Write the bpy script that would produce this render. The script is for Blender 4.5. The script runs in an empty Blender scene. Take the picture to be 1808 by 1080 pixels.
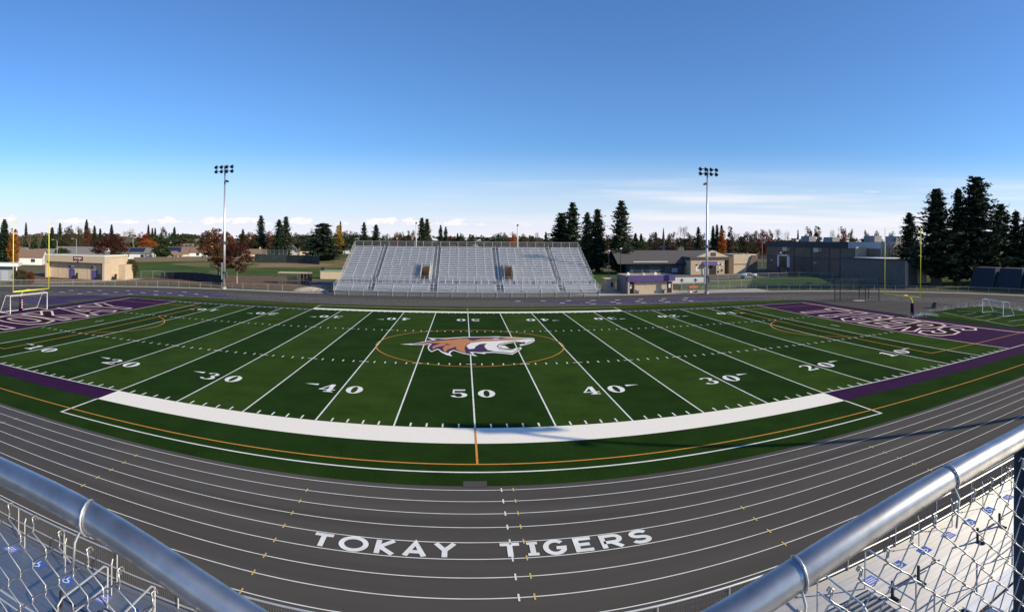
import bpy, bmesh, math, random
from mathutils import Vector, Matrix, geometry

S = bpy.context.scene
COL = S.collection
PI = math.pi

# ------------------------------------------------------------------ camera
# a sweep panorama: cylindrical projection, about 105 degrees wide
CAM = (-0.747, -31.31, 10.59)
F = 987.6            # pixels per radian in the 1808 x 1080 photograph
U0, V0 = 817.9, 421.8
ROLL = -0.00797
cd = bpy.data.cameras.new('camera')
cam = bpy.data.objects.new('camera', cd)
COL.objects.link(cam)
cd.type = 'PANO'
cd.panorama_type = 'CENTRAL_CYLINDRICAL'
cd.central_cylindrical_range_u_min = -U0 / F
cd.central_cylindrical_range_u_max = (1808 - U0) / F
cd.central_cylindrical_range_v_min = -(1080 - V0) / F
cd.central_cylindrical_range_v_max = V0 / F
cd.central_cylindrical_radius = 1.0
cd.clip_start = 0.05
cd.clip_end = 20000
RM = Matrix.Rotation(ROLL, 3, 'Y')
cam.matrix_world = Matrix.Translation(CAM) @ (RM @ Matrix.Rotation(PI / 2, 3, 'X')).to_4x4()
S.camera = cam

# ------------------------------------------------------------------ light
SUN_EL = math.radians(26.1)
SX, SY = 0.904, -0.426                      # horizontal direction towards the sun
w = bpy.data.worlds.new('World'); S.world = w; w.use_nodes = True
nt = w.node_tree; N = nt.nodes; L = nt.links
N.clear()
def nd(tree, t, **kw):
    n = tree.nodes.new(t)
    for k, v in kw.items(): setattr(n, k, v)
    return n
def mth(op, a, b=None, c=None, clamp=False, tree=None):
    tree = tree or nt
    n = tree.nodes.new('ShaderNodeMath'); n.operation = op; n.use_clamp = clamp
    for i, v in enumerate((a, b, c)):
        if v is None: continue
        if isinstance(v, (int, float)): n.inputs[i].default_value = v
        else: tree.links.new(v, n.inputs[i])
    return n.outputs[0]
def ramp01(v, lo, hi):
    n = nd(nt, 'ShaderNodeMapRange'); n.interpolation_type = 'SMOOTHSTEP'
    L.new(v, n.inputs[0]); n.inputs[1].default_value = lo; n.inputs[2].default_value = hi
    return n.outputs[0]
def mixc(f, a, b):
    n = nd(nt, 'ShaderNodeMix'); n.data_type = 'RGBA'
    for s, v in ((n.inputs[0], f), (n.inputs[6], a), (n.inputs[7], b)):
        if isinstance(v, (int, float)): s.default_value = v
        elif isinstance(v, tuple): s.default_value = v + (1,)
        else: L.new(v, s)
    return n.outputs[2]
sky = nd(nt, 'ShaderNodeTexSky'); sky.sky_type = 'NISHITA'; sky.sun_disc = False
sky.sun_elevation = SUN_EL; sky.sun_rotation = math.atan2(SX, SY)
sky.altitude = 0; sky.air_density = 1.0; sky.dust_density = 0.35; sky.ozone_density = 3.0
tc = nd(nt, 'ShaderNodeTexCoord'); sp = nd(nt, 'ShaderNodeSeparateXYZ'); L.new(tc.outputs['Generated'], sp.inputs[0])
az = mth('ARCTAN2', sp.outputs[0], sp.outputs[1]); el = sp.outputs[2]
def noise2(sa, se, scale, detail, off=0.0, rough=.55):
    cb = nd(nt, 'ShaderNodeCombineXYZ')
    L.new(mth('MULTIPLY', az, sa), cb.inputs[0]); L.new(mth('MULTIPLY', el, se), cb.inputs[1]); cb.inputs[2].default_value = off
    n = nd(nt, 'ShaderNodeTexNoise'); n.inputs['Scale'].default_value = scale; n.inputs['Detail'].default_value = detail
    n.inputs['Roughness'].default_value = rough; L.new(cb.outputs[0], n.inputs['Vector'])
    return n.outputs[0]
tint = nd(nt, 'ShaderNodeMix'); tint.data_type = 'RGBA'; tint.blend_type = 'MULTIPLY'; tint.inputs[0].default_value = 1
L.new(sky.outputs[0], tint.inputs[6]); tint.inputs[7].default_value = SKY_TINT = (0.66, 0.97, 1.34, 1)
c0 = tint.outputs[2]
# pale veil towards the horizon
veil = mth('MULTIPLY', ramp01(el, 0.17, -0.01), 0.88)
c1 = mixc(veil, c0, (6.6, 7.1, 8.2))
# long thin cirrus bands on the right half of the sky
ci = ramp01(noise2(.75, 15, 2.4, 5, 3.1, .55), .42, .70)
mband = mth('MULTIPLY', ramp01(el, .012, .03), ramp01(el, .135, .06))
ci = mth('MULTIPLY', mth('MULTIPLY', ci, mband), ramp01(az, -.25, .35))
wisps = mth('MULTIPLY', ramp01(noise2(5, 60, 2.2, 5, 9.7, .6), .60, .74), mth('MULTIPLY', mth('MULTIPLY', ramp01(el, .05, .062), ramp01(el, .105, .085)), ramp01(az, .1, .35)))
ci = mth('MAXIMUM', mth('MULTIPLY', ci, .72), mth('MULTIPLY', wisps, .6))
c2 = mixc(ci, c1, (8.4, 8.1, 8.5))
# low warm glow band right at the horizon
c2 = mixc(mth('MULTIPLY', ramp01(el, .055, .0), .55), c2, (7.9, 7.4, 8.0))
# small cumulus far away above the tree line, mostly on the left
cu = noise2(9, 20, 2.3, 6, 1.3, .6)
prof = mth('MULTIPLY', ramp01(el, .016, .027), mth('SUBTRACT', 1.0, ramp01(el, .026, .048)))
cu = ramp01(mth('ADD', cu, mth('MULTIPLY', prof, .30)), .755, .85)
cu = mth('MULTIPLY', cu, mth('MULTIPLY', ramp01(el, .014, .026), ramp01(az, .22, -.12)))
c3 = mixc(mth('MULTIPLY', cu, .8), c2, (9.6, 8.3, 8.2))
bg = nd(nt, 'ShaderNodeBackground'); bg.inputs[1].default_value = 0.112
L.new(c3, bg.inputs[0])
wo = nd(nt, 'ShaderNodeOutputWorld'); L.new(bg.outputs[0], wo.inputs[0])

sl = bpy.data.lights.new('sun', 'SUN'); sl.energy = 5.0; sl.angle = math.radians(0.5); sl.color = (1.0, 0.865, 0.63)
so = bpy.data.objects.new('sun', sl); COL.objects.link(so)
so.rotation_euler = Vector((SX * math.cos(SUN_EL), SY * math.cos(SUN_EL), math.sin(SUN_EL))).to_track_quat('Z', 'Y').to_euler()
so.location = (80, -60, 60)
S.view_settings.view_transform = 'Standard'; S.view_settings.look = 'None'
S.view_settings.exposure = 0.14; S.view_settings.gamma = 1.0

# ------------------------------------------------------------------ helpers
def ray(px, py):
    t = (px - U0) / F
    return RM @ Vector((math.sin(t), math.cos(t), -(py - V0) / F))
def GP(px, py):                       # ground point seen at a photo pixel
    d = ray(px, py); q = Vector(CAM) + d * (-CAM[2] / d.z); return (q.x, q.y)
def AT(px, py, r):                     # point seen at a photo pixel, r metres away on the map
    d = ray(px, py); return Vector(CAM) + d * (r / math.hypot(d.x, d.y))
def tag(o, label=None, cat=None, group=None, kind=None):
    if label: o['label'] = label
    if cat: o['category'] = cat
    if group: o['group'] = group
    if kind: o['kind'] = kind
    return o
def empty(name, loc=(0, 0, 0), rz=0, label=None, cat=None, group=None):
    o = bpy.data.objects.new(name, None); o.empty_display_size = .3
    o.location = loc; o.rotation_euler = (0, 0, rz); COL.objects.link(o)
    return tag(o, label, cat, group)
class MB:
    def __init__(s): s.v = []; s.f = []; s.mi = []; s.m = 0
    def add(s, vs, fs):
        b = len(s.v); s.v += [tuple(v) for v in vs]
        s.f += [tuple(b + i for i in f) for f in fs]; s.mi += [s.m] * len(fs)
        return s
    def box(s, x0, x1, y0, y1, z0, z1):
        return s.add([(x0, y0, z0), (x1, y0, z0), (x1, y1, z0), (x0, y1, z0), (x0, y0, z1), (x1, y0, z1), (x1, y1, z1), (x0, y1, z1)],
                     [(0, 3, 2, 1), (4, 5, 6, 7), (0, 1, 5, 4), (1, 2, 6, 5), (2, 3, 7, 6), (3, 0, 4, 7)])
    def quad(s, a, b, c, d): return s.add([a, b, c, d], [(0, 1, 2, 3)])
    def prism(s, poly, z0, z1):
        n = len(poly)
        return s.add([(x, y, z0) for x, y in poly] + [(x, y, z1) for x, y in poly],
                     [tuple(range(n - 1, -1, -1)), tuple(range(n, 2 * n))] + [(i, (i + 1) % n, n + (i + 1) % n, n + i) for i in range(n)])
    def tube(s, pts, r, n=6, cap=True):
        pts = [Vector(p) for p in pts]; rs = r if isinstance(r, (list, tuple)) else [r] * len(pts)
        vs = []; fs = []; up = None
        for i, p in enumerate(pts):
            t = (pts[min(i + 1, len(pts) - 1)] - pts[max(i - 1, 0)])
            if t.length < 1e-9: t = Vector((0, 0, 1))
            t.normalize()
            if up is None: up = t.orthogonal().normalized()
            u = (up - t * up.dot(t))
            u = u.normalized() if u.length > 1e-6 else t.orthogonal().normalized()
            up = u; q = t.cross(u)
            for k in range(n):
                a = 2 * PI * k / n; vs.append(p + (u * math.cos(a) + q * math.sin(a)) * rs[i])
        for i in range(len(pts) - 1):
            for k in range(n):
                fs.append((i * n + k, i * n + (k + 1) % n, (i + 1) * n + (k + 1) % n, (i + 1) * n + k))
        if cap:
            fs.append(tuple(range(n - 1, -1, -1))); fs.append(tuple((len(pts) - 1) * n + k for k in range(n)))
        return s.add(vs, fs)
    def bar(s, a, b, w, h=None, up=(0, 0, 1)):
        a, b = Vector(a), Vector(b); t = (b - a).normalized(); h = h or w
        u = Vector(up).cross(t)
        u = u.normalized() if u.length > 1e-5 else t.orthogonal().normalized()
        q = t.cross(u); vs = []
        for p in (a, b):
            for i, j in ((-1, -1), (1, -1), (1, 1), (-1, 1)): vs.append(p + u * i * w / 2 + q * j * h / 2)
        return s.add(vs, [(3, 2, 1, 0), (4, 5, 6, 7), (0, 1, 5, 4), (1, 2, 6, 5), (2, 3, 7, 6), (3, 0, 4, 7)])
    def ribbon(s, pts, wd, z, closed=False, f=None):
        # flat mitred stripe, one sheet, wd may vary per point
        n = len(pts); P = [Vector((p[0], p[1])) for p in pts]; W = wd if isinstance(wd, (list, tuple)) else [wd] * n
        vs = []
        for i in range(n):
            if closed: a, b = P[i] - P[i - 1], P[(i + 1) % n] - P[i]
            else:
                a = P[i] - P[i - 1] if i else P[1] - P[0]; b = P[i + 1] - P[i] if i < n - 1 else a
            a.normalize(); b.normalize()
            na, nb = Vector((-a.y, a.x)), Vector((-b.y, b.x)); m = na + nb
            m = m.normalized() if m.length > 1e-4 else na
            k = min(2.2, 1 / max(.3, m.dot(na)))
            for sg in (1, -1):
                q = P[i] + m * (sg * W[i] / 2 * k); vs.append((q.x, q.y, z))
        if f: vs = [f(v) for v in vs]
        return s.add(vs, [(2 * i, 2 * i + 1, 2 * ((i + 1) % n) + 1, 2 * ((i + 1) % n)) for i in range(n if closed else n - 1)])
    def poly(s, pts, z):
        tri = geometry.tessellate_polygon([[Vector((p[0], p[1], 0)) for p in pts]])
        fs = []
        for a, b, c in tri:
            ar = (pts[b][0] - pts[a][0]) * (pts[c][1] - pts[a][1]) - (pts[b][1] - pts[a][1]) * (pts[c][0] - pts[a][0])
            fs.append((a, b, c) if ar > 0 else (a, c, b))
        return s.add([(p[0], p[1], z) for p in pts], fs)
    def sphere(s, c, r, n=10, m=6, sz=1):
        vs = [(c[0], c[1], c[2] + r * sz)]
        for i in range(1, m):
            for k in range(n):
                t = PI * i / m; a = 2 * PI * k / n
                vs.append((c[0] + r * math.sin(t) * math.cos(a), c[1] + r * math.sin(t) * math.sin(a), c[2] + r * sz * math.cos(t)))
        vs.append((c[0], c[1], c[2] - r * sz)); fs = []
        for k in range(n): fs.append((0, 1 + k, 1 + (k + 1) % n))
        for i in range(m - 2):
            for k in range(n):
                a = 1 + i * n + k; b = 1 + i * n + (k + 1) % n; fs.append((a, a + n, b + n, b))
        e = len(vs) - 1; o = 1 + (m - 2) * n
        for k in range(n): fs.append((e, o + (k + 1) % n, o + k))
        return s.add(vs, fs)
    def mesh(s, name, mats, smooth=False):
        me = bpy.data.meshes.new(name); me.from_pydata(s.v, [], s.f)
        for m in (mats if isinstance(mats, (list, tuple)) else [mats]): me.materials.append(m)
        if any(s.mi): me.polygons.foreach_set('material_index', s.mi)
        if smooth: me.polygons.foreach_set('use_smooth', [True] * len(me.polygons))
        me.update(); return me
    def parts(s, name, mats, parent=None, smooth=False):
        # every disconnected piece becomes a part of its own
        par = list(range(len(s.v)))
        def fd(i):
            while par[i] != i: par[i] = par[par[i]]; i = par[i]
            return i
        for f in s.f:
            a = fd(f[0])
            for q in f[1:]: par[fd(q)] = a
        gr = {}
        for f, mi in zip(s.f, s.mi): gr.setdefault(fd(f[0]), []).append((f, mi))
        for fs in gr.values():
            b = MB(); ix = {}
            for f, mi in fs:
                for q in f:
                    if q not in ix: ix[q] = len(b.v); b.v.append(s.v[q])
                b.f.append(tuple(ix[q] for q in f)); b.mi.append(mi)
            b.build(name, mats, parent, smooth)
    def build(s, name, mats, parent=None, smooth=False, label=None, cat=None, group=None, kind=None):
        o = bpy.data.objects.new(name, s.mesh(name, mats, smooth)); COL.objects.link(o)
        if parent: o.parent = parent
        return tag(o, label, cat, group, kind)
def copy_tree(o, parent=None):
    c = o.copy(); COL.objects.link(c)
    if parent: c.parent = parent
    for ch in list(o.children): copy_tree(ch, c)
    return c

# ------------------------------------------------------------------ materials
def mat(name, col, rough=.8, metal=0, var=.15, scale=3.0, col2=None, detail=4, spec=.5, bump=0, bscale=40, emit=None, coord='Object', sx=(1, 1, 1)):
    m = bpy.data.materials.new(name); m.use_nodes = True
    t = m.node_tree; b = t.nodes['Principled BSDF']
    b.inputs['Roughness'].default_value = rough; b.inputs['Metallic'].default_value = metal
    b.inputs['Specular IOR Level'].default_value = spec
    c2 = col2 or tuple(max(0, c * (1 - var)) for c in col); c1 = col if col2 else tuple(min(1, c * (1 + var)) for c in col)
    tcn = t.nodes.new('ShaderNodeTexCoord'); mp = t.nodes.new('ShaderNodeMapping'); mp.inputs['Scale'].default_value = sx
    t.links.new(tcn.outputs[coord], mp.inputs[0])
    n = t.nodes.new('ShaderNodeTexNoise'); n.inputs['Scale'].default_value = scale; n.inputs['Detail'].default_value = detail
    t.links.new(mp.outputs[0], n.inputs['Vector'])
    r = t.nodes.new('ShaderNodeMapRange'); r.inputs[1].default_value = .3; r.inputs[2].default_value = .7
    t.links.new(n.outputs[0], r.inputs[0])
    mx = t.nodes.new('ShaderNodeMix'); mx.data_type = 'RGBA'; mx.inputs[6].default_value = c2 + (1,); mx.inputs[7].default_value = c1 + (1,)
    t.links.new(r.outputs[0], mx.inputs[0]); t.links.new(mx.outputs[2], b.inputs['Base Color'])
    if bump:
        n2 = t.nodes.new('ShaderNodeTexNoise'); n2.inputs['Scale'].default_value = bscale; n2.inputs['Detail'].default_value = 3
        t.links.new(mp.outputs[0], n2.inputs['Vector'])
        bp = t.nodes.new('ShaderNodeBump'); bp.inputs['Strength'].default_value = bump; t.links.new(n2.outputs[0], bp.inputs['Height'])
        t.links.new(bp.outputs[0], b.inputs['Normal'])
    return m
def brushed(m, aniso, axis='X'):
    # plank grain along x spreads the highlight across the planks
    t = m.node_tree; b = t.nodes['Principled BSDF']; g = t.nodes.new('ShaderNodeTangent'); g.direction_type = 'RADIAL'; g.axis = axis
    b.inputs['Anisotropic'].default_value = aniso; t.links.new(g.outputs[0], b.inputs['Tangent']); return m
def leafmat(name, a, b2, scale=1.0, transl=.25):
    m = mat(name, a, .75, 0, scale=scale, col2=b2, detail=5, spec=.2)
    t = m.node_tree; b = t.nodes['Principled BSDF']
    tr = t.nodes.new('ShaderNodeBsdfTranslucent'); ms = t.nodes.new('ShaderNodeMixShader'); ms.inputs[0].default_value = transl
    t.links.new(b.inputs['Base Color'].links[0].from_socket, tr.inputs[0])
    o = t.nodes['Material Output']; t.links.new(b.outputs[0], ms.inputs[1]); t.links.new(tr.outputs[0], ms.inputs[2]); t.links.new(ms.outputs[0], o.inputs[0])
    return m
def meshmat(name, col, cover=.45, rough=.5, metal=.6):
    # fine woven mesh too far away for its wires to be told apart: tiny square holes
    m = mat(name, col, rough, metal, var=.1)
    t = m.node_tree; b = t.nodes['Principled BSDF']
    tr = t.nodes.new('ShaderNodeBsdfTransparent'); ms = t.nodes.new('ShaderNodeMixShader'); ms.inputs[0].default_value = cover
    o = t.nodes['Material Output']; t.links.new(tr.outputs[0], ms.inputs[1]); t.links.new(b.outputs[0], ms.inputs[2]); t.links.new(ms.outputs[0], o.inputs[0])
    return m
# ------------------------------------------------------------------ ground and field
M = {}
M['white'] = mat('white_line_paint', (.78, .78, .73), .8, var=.12, scale=1.4, detail=9, spec=.2)
M['cream'] = mat('white_turf_border', (.88, .82, .70), .9, var=.04, scale=6, detail=8)
M['orange_line'] = mat('orange_turf_line', (.62, .26, .025), .8, var=.1)
M['yellow_mark'] = mat('yellow_lane_mark', (.65, .45, .10), .7, var=.1)
M['purple_turf'] = mat('purple_turf', (.034, .0075, .042), .9, var=.22, scale=1.2, detail=9, spec=.08)
M['maroon_turf'] = mat('maroon_turf', (.024, .005, .010), .9, var=.2, scale=2, detail=9, spec=.08)
M['pink_turf'] = mat('pale_turf_outline', (.78, .60, .54), .85, var=.08, scale=2, spec=.2)
M['logo_purple'] = mat('logo_purple_turf', (.035, .012, .055), .85, var=.15)
M['logo_orange'] = mat('logo_orange_turf', (.50, .19, .065), .85, var=.10, scale=3, detail=8)
M['logo_white'] = mat('logo_white_turf', (.80, .76, .70), .85, var=.05)
M['asphalt'] = mat('grey_running_track', (.080, .071, .062), .88, var=.19, scale=.7, detail=8, spec=.12, sx=(.06, 1, 1))
M['track_dark'] = mat('dark_grey_track', (.058, .052, .046), .9, var=.10, scale=.8, detail=10)  # grey a step darker than the rest of the track
M['purple_track'] = mat('purple_running_track', (.042, .024, .080), .9, var=.10, scale=.2, detail=4, spec=.2)
M['concrete'] = mat('pale_concrete', (.42, .38, .33), .9, var=.15, scale=.8, detail=8, spec=.1)
M['mulch'] = mat('brown_bark_strip', (.20, .135, .085), .95, scale=.6, col2=(.11, .075, .05), detail=10, spec=.04)
M['soil'] = mat('dry_ground', (.16, .13, .085), .95, scale=.02, col2=(.07, .085, .04), detail=10, spec=.04)
M['grass'] = mat('lawn_grass', (.078, .115, .024), .95, scale=.06, col2=(.046, .078, .018), detail=12, spec=.04)
M['grass_dry'] = mat('worn_lawn', (.24, .18, .09), .95, scale=.09, col2=(.085, .10, .03), detail=12, spec=.04)
M['infield'] = mat('infield_dirt', (.30, .20, .12), .95, scale=.2, col2=(.24, .15, .09), spec=.04)

def turf_mat():
    m = bpy.data.materials.new('striped_turf'); m.use_nodes = True; t = m.node_tree; b = t.nodes['Principled BSDF']
    b.inputs['Roughness'].default_value = .9; b.inputs['Specular IOR Level'].default_value = .02
    tcn = t.nodes.new('ShaderNodeTexCoord'); s = t.nodes.new('ShaderNodeSeparateXYZ'); t.links.new(tcn.outputs['Object'], s.inputs[0])
    # alternating five-yard bands of darker and lighter fibre
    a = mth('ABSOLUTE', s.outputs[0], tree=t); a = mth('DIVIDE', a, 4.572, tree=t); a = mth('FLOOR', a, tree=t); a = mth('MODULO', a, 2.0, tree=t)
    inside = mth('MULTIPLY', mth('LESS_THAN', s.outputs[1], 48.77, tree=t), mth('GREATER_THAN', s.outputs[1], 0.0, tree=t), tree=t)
    a = mth('MAXIMUM', mth('MULTIPLY', a, inside, tree=t), mth('GREATER_THAN', s.outputs[1], 48.77, tree=t), tree=t)  # far strip takes the lighter green: its sunlit tone is put into the colour
    n1 = t.nodes.new('ShaderNodeTexNoise'); n1.inputs['Scale'].default_value = .35; n1.inputs['Detail'].default_value = 12; n1.inputs['Roughness'].default_value = .65
    n2 = t.nodes.new('ShaderNodeTexNoise'); n2.inputs['Scale'].default_value = 9; n2.inputs['Detail'].default_value = 6
    for n in (n1, n2): t.links.new(tcn.outputs['Object'], n.inputs['Vector'])
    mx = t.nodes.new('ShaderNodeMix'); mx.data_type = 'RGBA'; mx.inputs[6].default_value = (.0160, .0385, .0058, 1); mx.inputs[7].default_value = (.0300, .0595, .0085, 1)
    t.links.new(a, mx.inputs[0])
    v = mth('MULTIPLY', mth('MULTIPLY_ADD', n1.outputs[0], 1.3, .35, tree=t), mth('MULTIPLY_ADD', n2.outputs[0], 1.3, .35, tree=t), tree=t)
    vm = t.nodes.new('ShaderNodeVectorMath'); vm.operation = 'SCALE'; t.links.new(mx.outputs[2], vm.inputs[0]); t.links.new(v, vm.inputs['Scale'])
    t.links.new(vm.outputs[0], b.inputs['Base Color'])
    return m
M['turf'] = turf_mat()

def stadium(cx, yc, rx, ry, n=40):        # outline: two half ellipses joined by straights
    P = []
    for i in range(n + 1):
        a = -PI / 2 + PI * i / n; P.append((cx + rx * math.cos(a), yc + ry * math.sin(a)))
    for i in range(n + 1):
        a = PI / 2 + PI * i / n; P.append((-cx + rx * math.cos(a), yc + ry * math.sin(a)))
    return P
def sheet(name, poly, z, m, kind='structure', label=None):
    b = MB(); b.poly(poly, z); return b.build(name, m, kind=kind, label=label)
YC = 24.385; HX = 45.72; EX = 54.864; FW = 48.77; TX = 42.2
bg_ = MB(); bg_.quad((-4000, -4000, -.02), (4000, -4000, -.02), (4000, 4000, -.02), (-4000, 4000, -.02)); bg_.build('ground', M['soil'], kind='structure', label='wide dry ground around the stadium')
rect = lambda x0, x1, y0, y1: [(x0, y0), (x1, y0), (x1, y1), (x0, y1)]
sheet('apron', stadium(TX, YC, 53.0, 49.6), -.012, M['concrete'], label='pale concrete edge around the grey track')
sheet('track', stadium(TX, YC, 51.0, 47.6), -.006, M['asphalt'], label='grey running track with white lanes')
sheet('track_patch', [(-17.2, -6.9), (-17.05, -12.3), (-70, -12.3), (-70, -6.9)], -.002, M['track_dark'], label='darker grey track patch left of the lettering')
# turf: field apron rectangle, inside the track
def turf_outline():
    r = 31.72; x1 = 57.3; a1 = math.acos((x1 - TX) / r); q = []
    for i in range(13): a = -PI / 2 + (PI / 2 - a1) * i / 12; q.append((TX + r * math.cos(a), YC + r * math.sin(a)))
    for i in range(13): a = a1 + (PI / 2 - a1) * i / 12; q.append((TX + r * math.cos(a), YC + r * math.sin(a)))
    return q + [(-x, y) for x, y in reversed(q)]
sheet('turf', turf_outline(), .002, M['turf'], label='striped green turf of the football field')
# right end zone apron: green throwing area
def near(px, py, k=.93):                # a little nearer than the pixel's ground point: the lawn ends inside the track
    x, y = GP(px, py); return (CAM[0] + k * (x - CAM[0]), CAM[1] + k * (y - CAM[1]))
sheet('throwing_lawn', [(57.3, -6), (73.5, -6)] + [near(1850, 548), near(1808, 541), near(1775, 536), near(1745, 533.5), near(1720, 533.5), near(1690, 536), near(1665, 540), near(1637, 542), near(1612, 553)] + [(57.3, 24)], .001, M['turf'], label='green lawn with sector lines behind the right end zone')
# paved notch at the turf edge
sheet('gate_pad', rect(-.66, .36, -7.45, -6.85), .006, M['track_dark'], label='small paved notch at the turf edge')

# turf markings
zl = .010
b = MB()
for k in range(-10, 11):
    x = k * 4.572; b.quad(*[(x + dx, y, zl) for dx, y in ((-.048, 0.02), (.048, 0.02), (.048, FW - .02), (-.048, FW - .02))])
b.build('yard_lines', M['white'], kind='structure', label='white yard lines across the turf')
b = MB()
for k in range(-49, 50):
    x = k * .9144
    if k % 5:
        for y in (.12, FW - .72, 16.0 - .3, 32.77 - .3):
            b.quad(*[(x + dx, y + dy, zl) for dx, dy in ((-.05, 0), (.05, 0), (.05, .6), (-.05, .6))])
    else:
        for y in (16.0, 32.77):
            b.quad(*[(x + dx, y + dy, zl + .002) for dx, dy in ((-.42, -.055), (.42, -.055), (.42, .055), (-.42, .055))])
for sx in (-1, 1):
    b.quad(*[(sx * 43.0 + dx, YC + dy, zl) for dx, dy in ((-.05, -.9), (.05, -.9), (.05, .9), (-.05, .9))])
b.build('hash_marks', M['white'], kind='structure', label='white hash marks on the turf')
def border(name, segs, m, label):
    b = MB()
    for x0, x1, y0, y1, z in segs: b.quad((x0, y0, z), (x1, y0, z), (x1, y1, z), (x0, y1, z))
    return b.build(name, m, kind='structure', label=label)
bw = 2.36; TB = 22.86
border('white_border', [(-TB, TB, -bw, .02, .008), (-TB, TB, FW - .02, FW + 1.5, .008)], M['cream'], 'broad white border along both sidelines')
border('purple_border', [(-EX - 2, -TB, -bw, 0, .008), (TB, EX + 2, -bw, 0, .008), (-EX - 2, -TB, FW, FW + 1.3, .008), (TB, EX + 2, FW, FW + 1.3, .008),
                         (-EX - 2, -EX, 0, FW, .008), (EX, EX + 2, 0, FW, .008)], M['purple_turf'], 'purple border of the field')
border('side_lines', [(-EX, -TB, -.05, .07, .0125), (TB, EX, -.05, .07, .0125), (-EX, -TB, FW - .07, FW + .05, .0125), (TB, EX, FW - .07, FW + .05, .0125)], M['white'], 'white sidelines')
border('team_area_lines', [(-TB - .06, -TB + .06, -5.99, -bw, .0105), (TB - .06, TB + .06, -5.99, -bw, .0105), (-TB + .06, TB - .06, -5.99, -5.87, .0105),
                           (-TB - .06, -TB + .06, FW + 1.5, FW + 5.0, .0105), (TB - .06, TB + .06, FW + 1.5, FW + 5.0, .0105), (-TB + .06, TB - .06, FW + 4.9, FW + 5.0, .0105)], M['white'], 'thin white team area lines')
# orange soccer lines
b = MB(); wl = .11; zo = .0145
b.ribbon([(-53.4, -5.04), (53.4, -5.04)], wl, zo); b.ribbon([(-53.4, 53.9), (53.4, 53.9)], wl, zo)
b.ribbon([(0, -4.98), (0, 0.0)], wl, zo); b.ribbon([(0, 50.3), (0, 53.84)], wl, zo); b.ribbon([(0, 48.9), (0, 50.2)], wl, zo)
b.ribbon([(9.3 * math.cos(2 * PI * i / 96), YC + 9.3 * math.sin(2 * PI * i / 96)) for i in range(96)], wl, zo + .003, closed=True)
for sx in (-1, 1):
    b.ribbon([(sx * 55.4, 4.4), (sx * 39.0, 4.4), (sx * 39.0, 44.4), (sx * 55.4, 44.4)], wl, zo)
    b.ribbon([(sx * (44.2 - 9.15 * math.cos(a)), YC + 9.15 * math.sin(a)) for a in [math.radians(-54 + 108 * i / 40) for i in range(41)]], wl, zo + .002)
b.build('soccer_lines', M['orange_line'], kind='structure', label='thin orange soccer lines on the turf')

# ---- yard numerals (slab-serif digits as stripes of varying width)
def ell(cx, cy, rx, ry, a0, a1, n=18):
    return [(cx + rx * math.cos(math.radians(a0 + (a1 - a0) * i / n)), cy + ry * math.sin(math.radians(a0 + (a1 - a0) * i / n))) for i in range(n + 1)]
def digit(b, d, f, z):
    # digit in a box 0..1.15 wide, 0..2 tall; f maps to the field
    R = lambda p, wd, dz=0, closed=False: b.ribbon(p, wd, z + dz, closed, f)
    if d == 0:
        n = 28; pts = [(.575 + .40 * math.cos(2 * PI * i / n), 1 + .86 * math.sin(2 * PI * i / n)) for i in range(n)]
        R(pts, [.14 + .24 * abs(math.cos(2 * PI * i / n)) ** 1.5 for i in range(n)], 0, True)
    elif d == 1:
        R([(.62, 0.0), (.62, 2.0)], .34); R([(.15, .1), (1.08, .1)], .2, .0012); R([(.62, 1.93), (.20, 1.66)], .15, .0012)
    elif d == 2:
        p = ell(.56, 1.45, .38, .45, 170, -30, 14); R(p + [(.60, .75), (.18, .22)], [.30, .24, .18, .14, .13, .13, .15, .2, .26, .31, .34, .34, .32, .30, .28, .22, .16])
        R([(.06, .16), (1.06, .16)], [.3, .22], .0012); R([(1.03, .08), (1.03, .62)], .13, .0024)
    elif d == 3:
        R(ell(.52, 1.48, .36, .42, 160, -80, 14), [.30, .24, .18, .14, .13, .14, .18, .24, .28, .30, .28, .24, .18, .14, .12])
        R(ell(.52, .54, .42, .46, 85, -165, 14), [.12, .14, .2, .26, .32, .34, .33, .28, .22, .16, .13, .14, .2, .26, .30], .0012)
    elif d == 4:
        R([(.76, 0.0), (.76, 2.0)], .32); R([(.66, 1.88), (.08, .62)], .13, .0012); R([(.0, .60), (1.15, .60)], .16, .0024); R([(.42, .08), (1.10, .08)], .16, .0036)
    elif d == 5:
        R([(.14, 1.84), (1.0, 1.84)], [.3, .3]); R([(.21, 1.92), (.19, 1.0)], .13, .0012)
        R(ell(.54, .60, .42, .52, 135, -165, 16), [.13, .13, .14, .18, .24, .30, .34, .35, .33, .28, .22, .16, .13, .14, .20, .26, .30], .0024)
b = MB()
for far in (0, 1):
    for k in (-4, -3, -2, -1, 0, 1, 2, 3, 4):
        x = k * 9.144; num = 50 - 10 * abs(k); z = .0165
        y0 = 6.0 if not far else FW - 6.0; sg = -1 if far else 1
        for j, d in enumerate((num // 10, num % 10)):
            ox = -1.52 if j == 0 else .36
            digit(b, d, lambda v, ox=ox, x=x, y0=y0, sg=sg: (x + sg * (v[0] + ox), y0 + sg * v[1], v[2]), z)
        if k:
            # small wedge pointing at the nearer goal line
            gx = 1 if k > 0 else -1; lx = gx * sg
            yb = 1.75
            tri = [(x + gx * 1.85, y0 + sg * (yb - .20)), (x + gx * 2.85, y0 + sg * yb), (x + gx * 1.85, y0 + sg * (yb + .20))]
            b.poly(tri, z)
b.build('yard_numerals', M['white'], kind='structure', label='white yard numerals with wedges')

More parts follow.
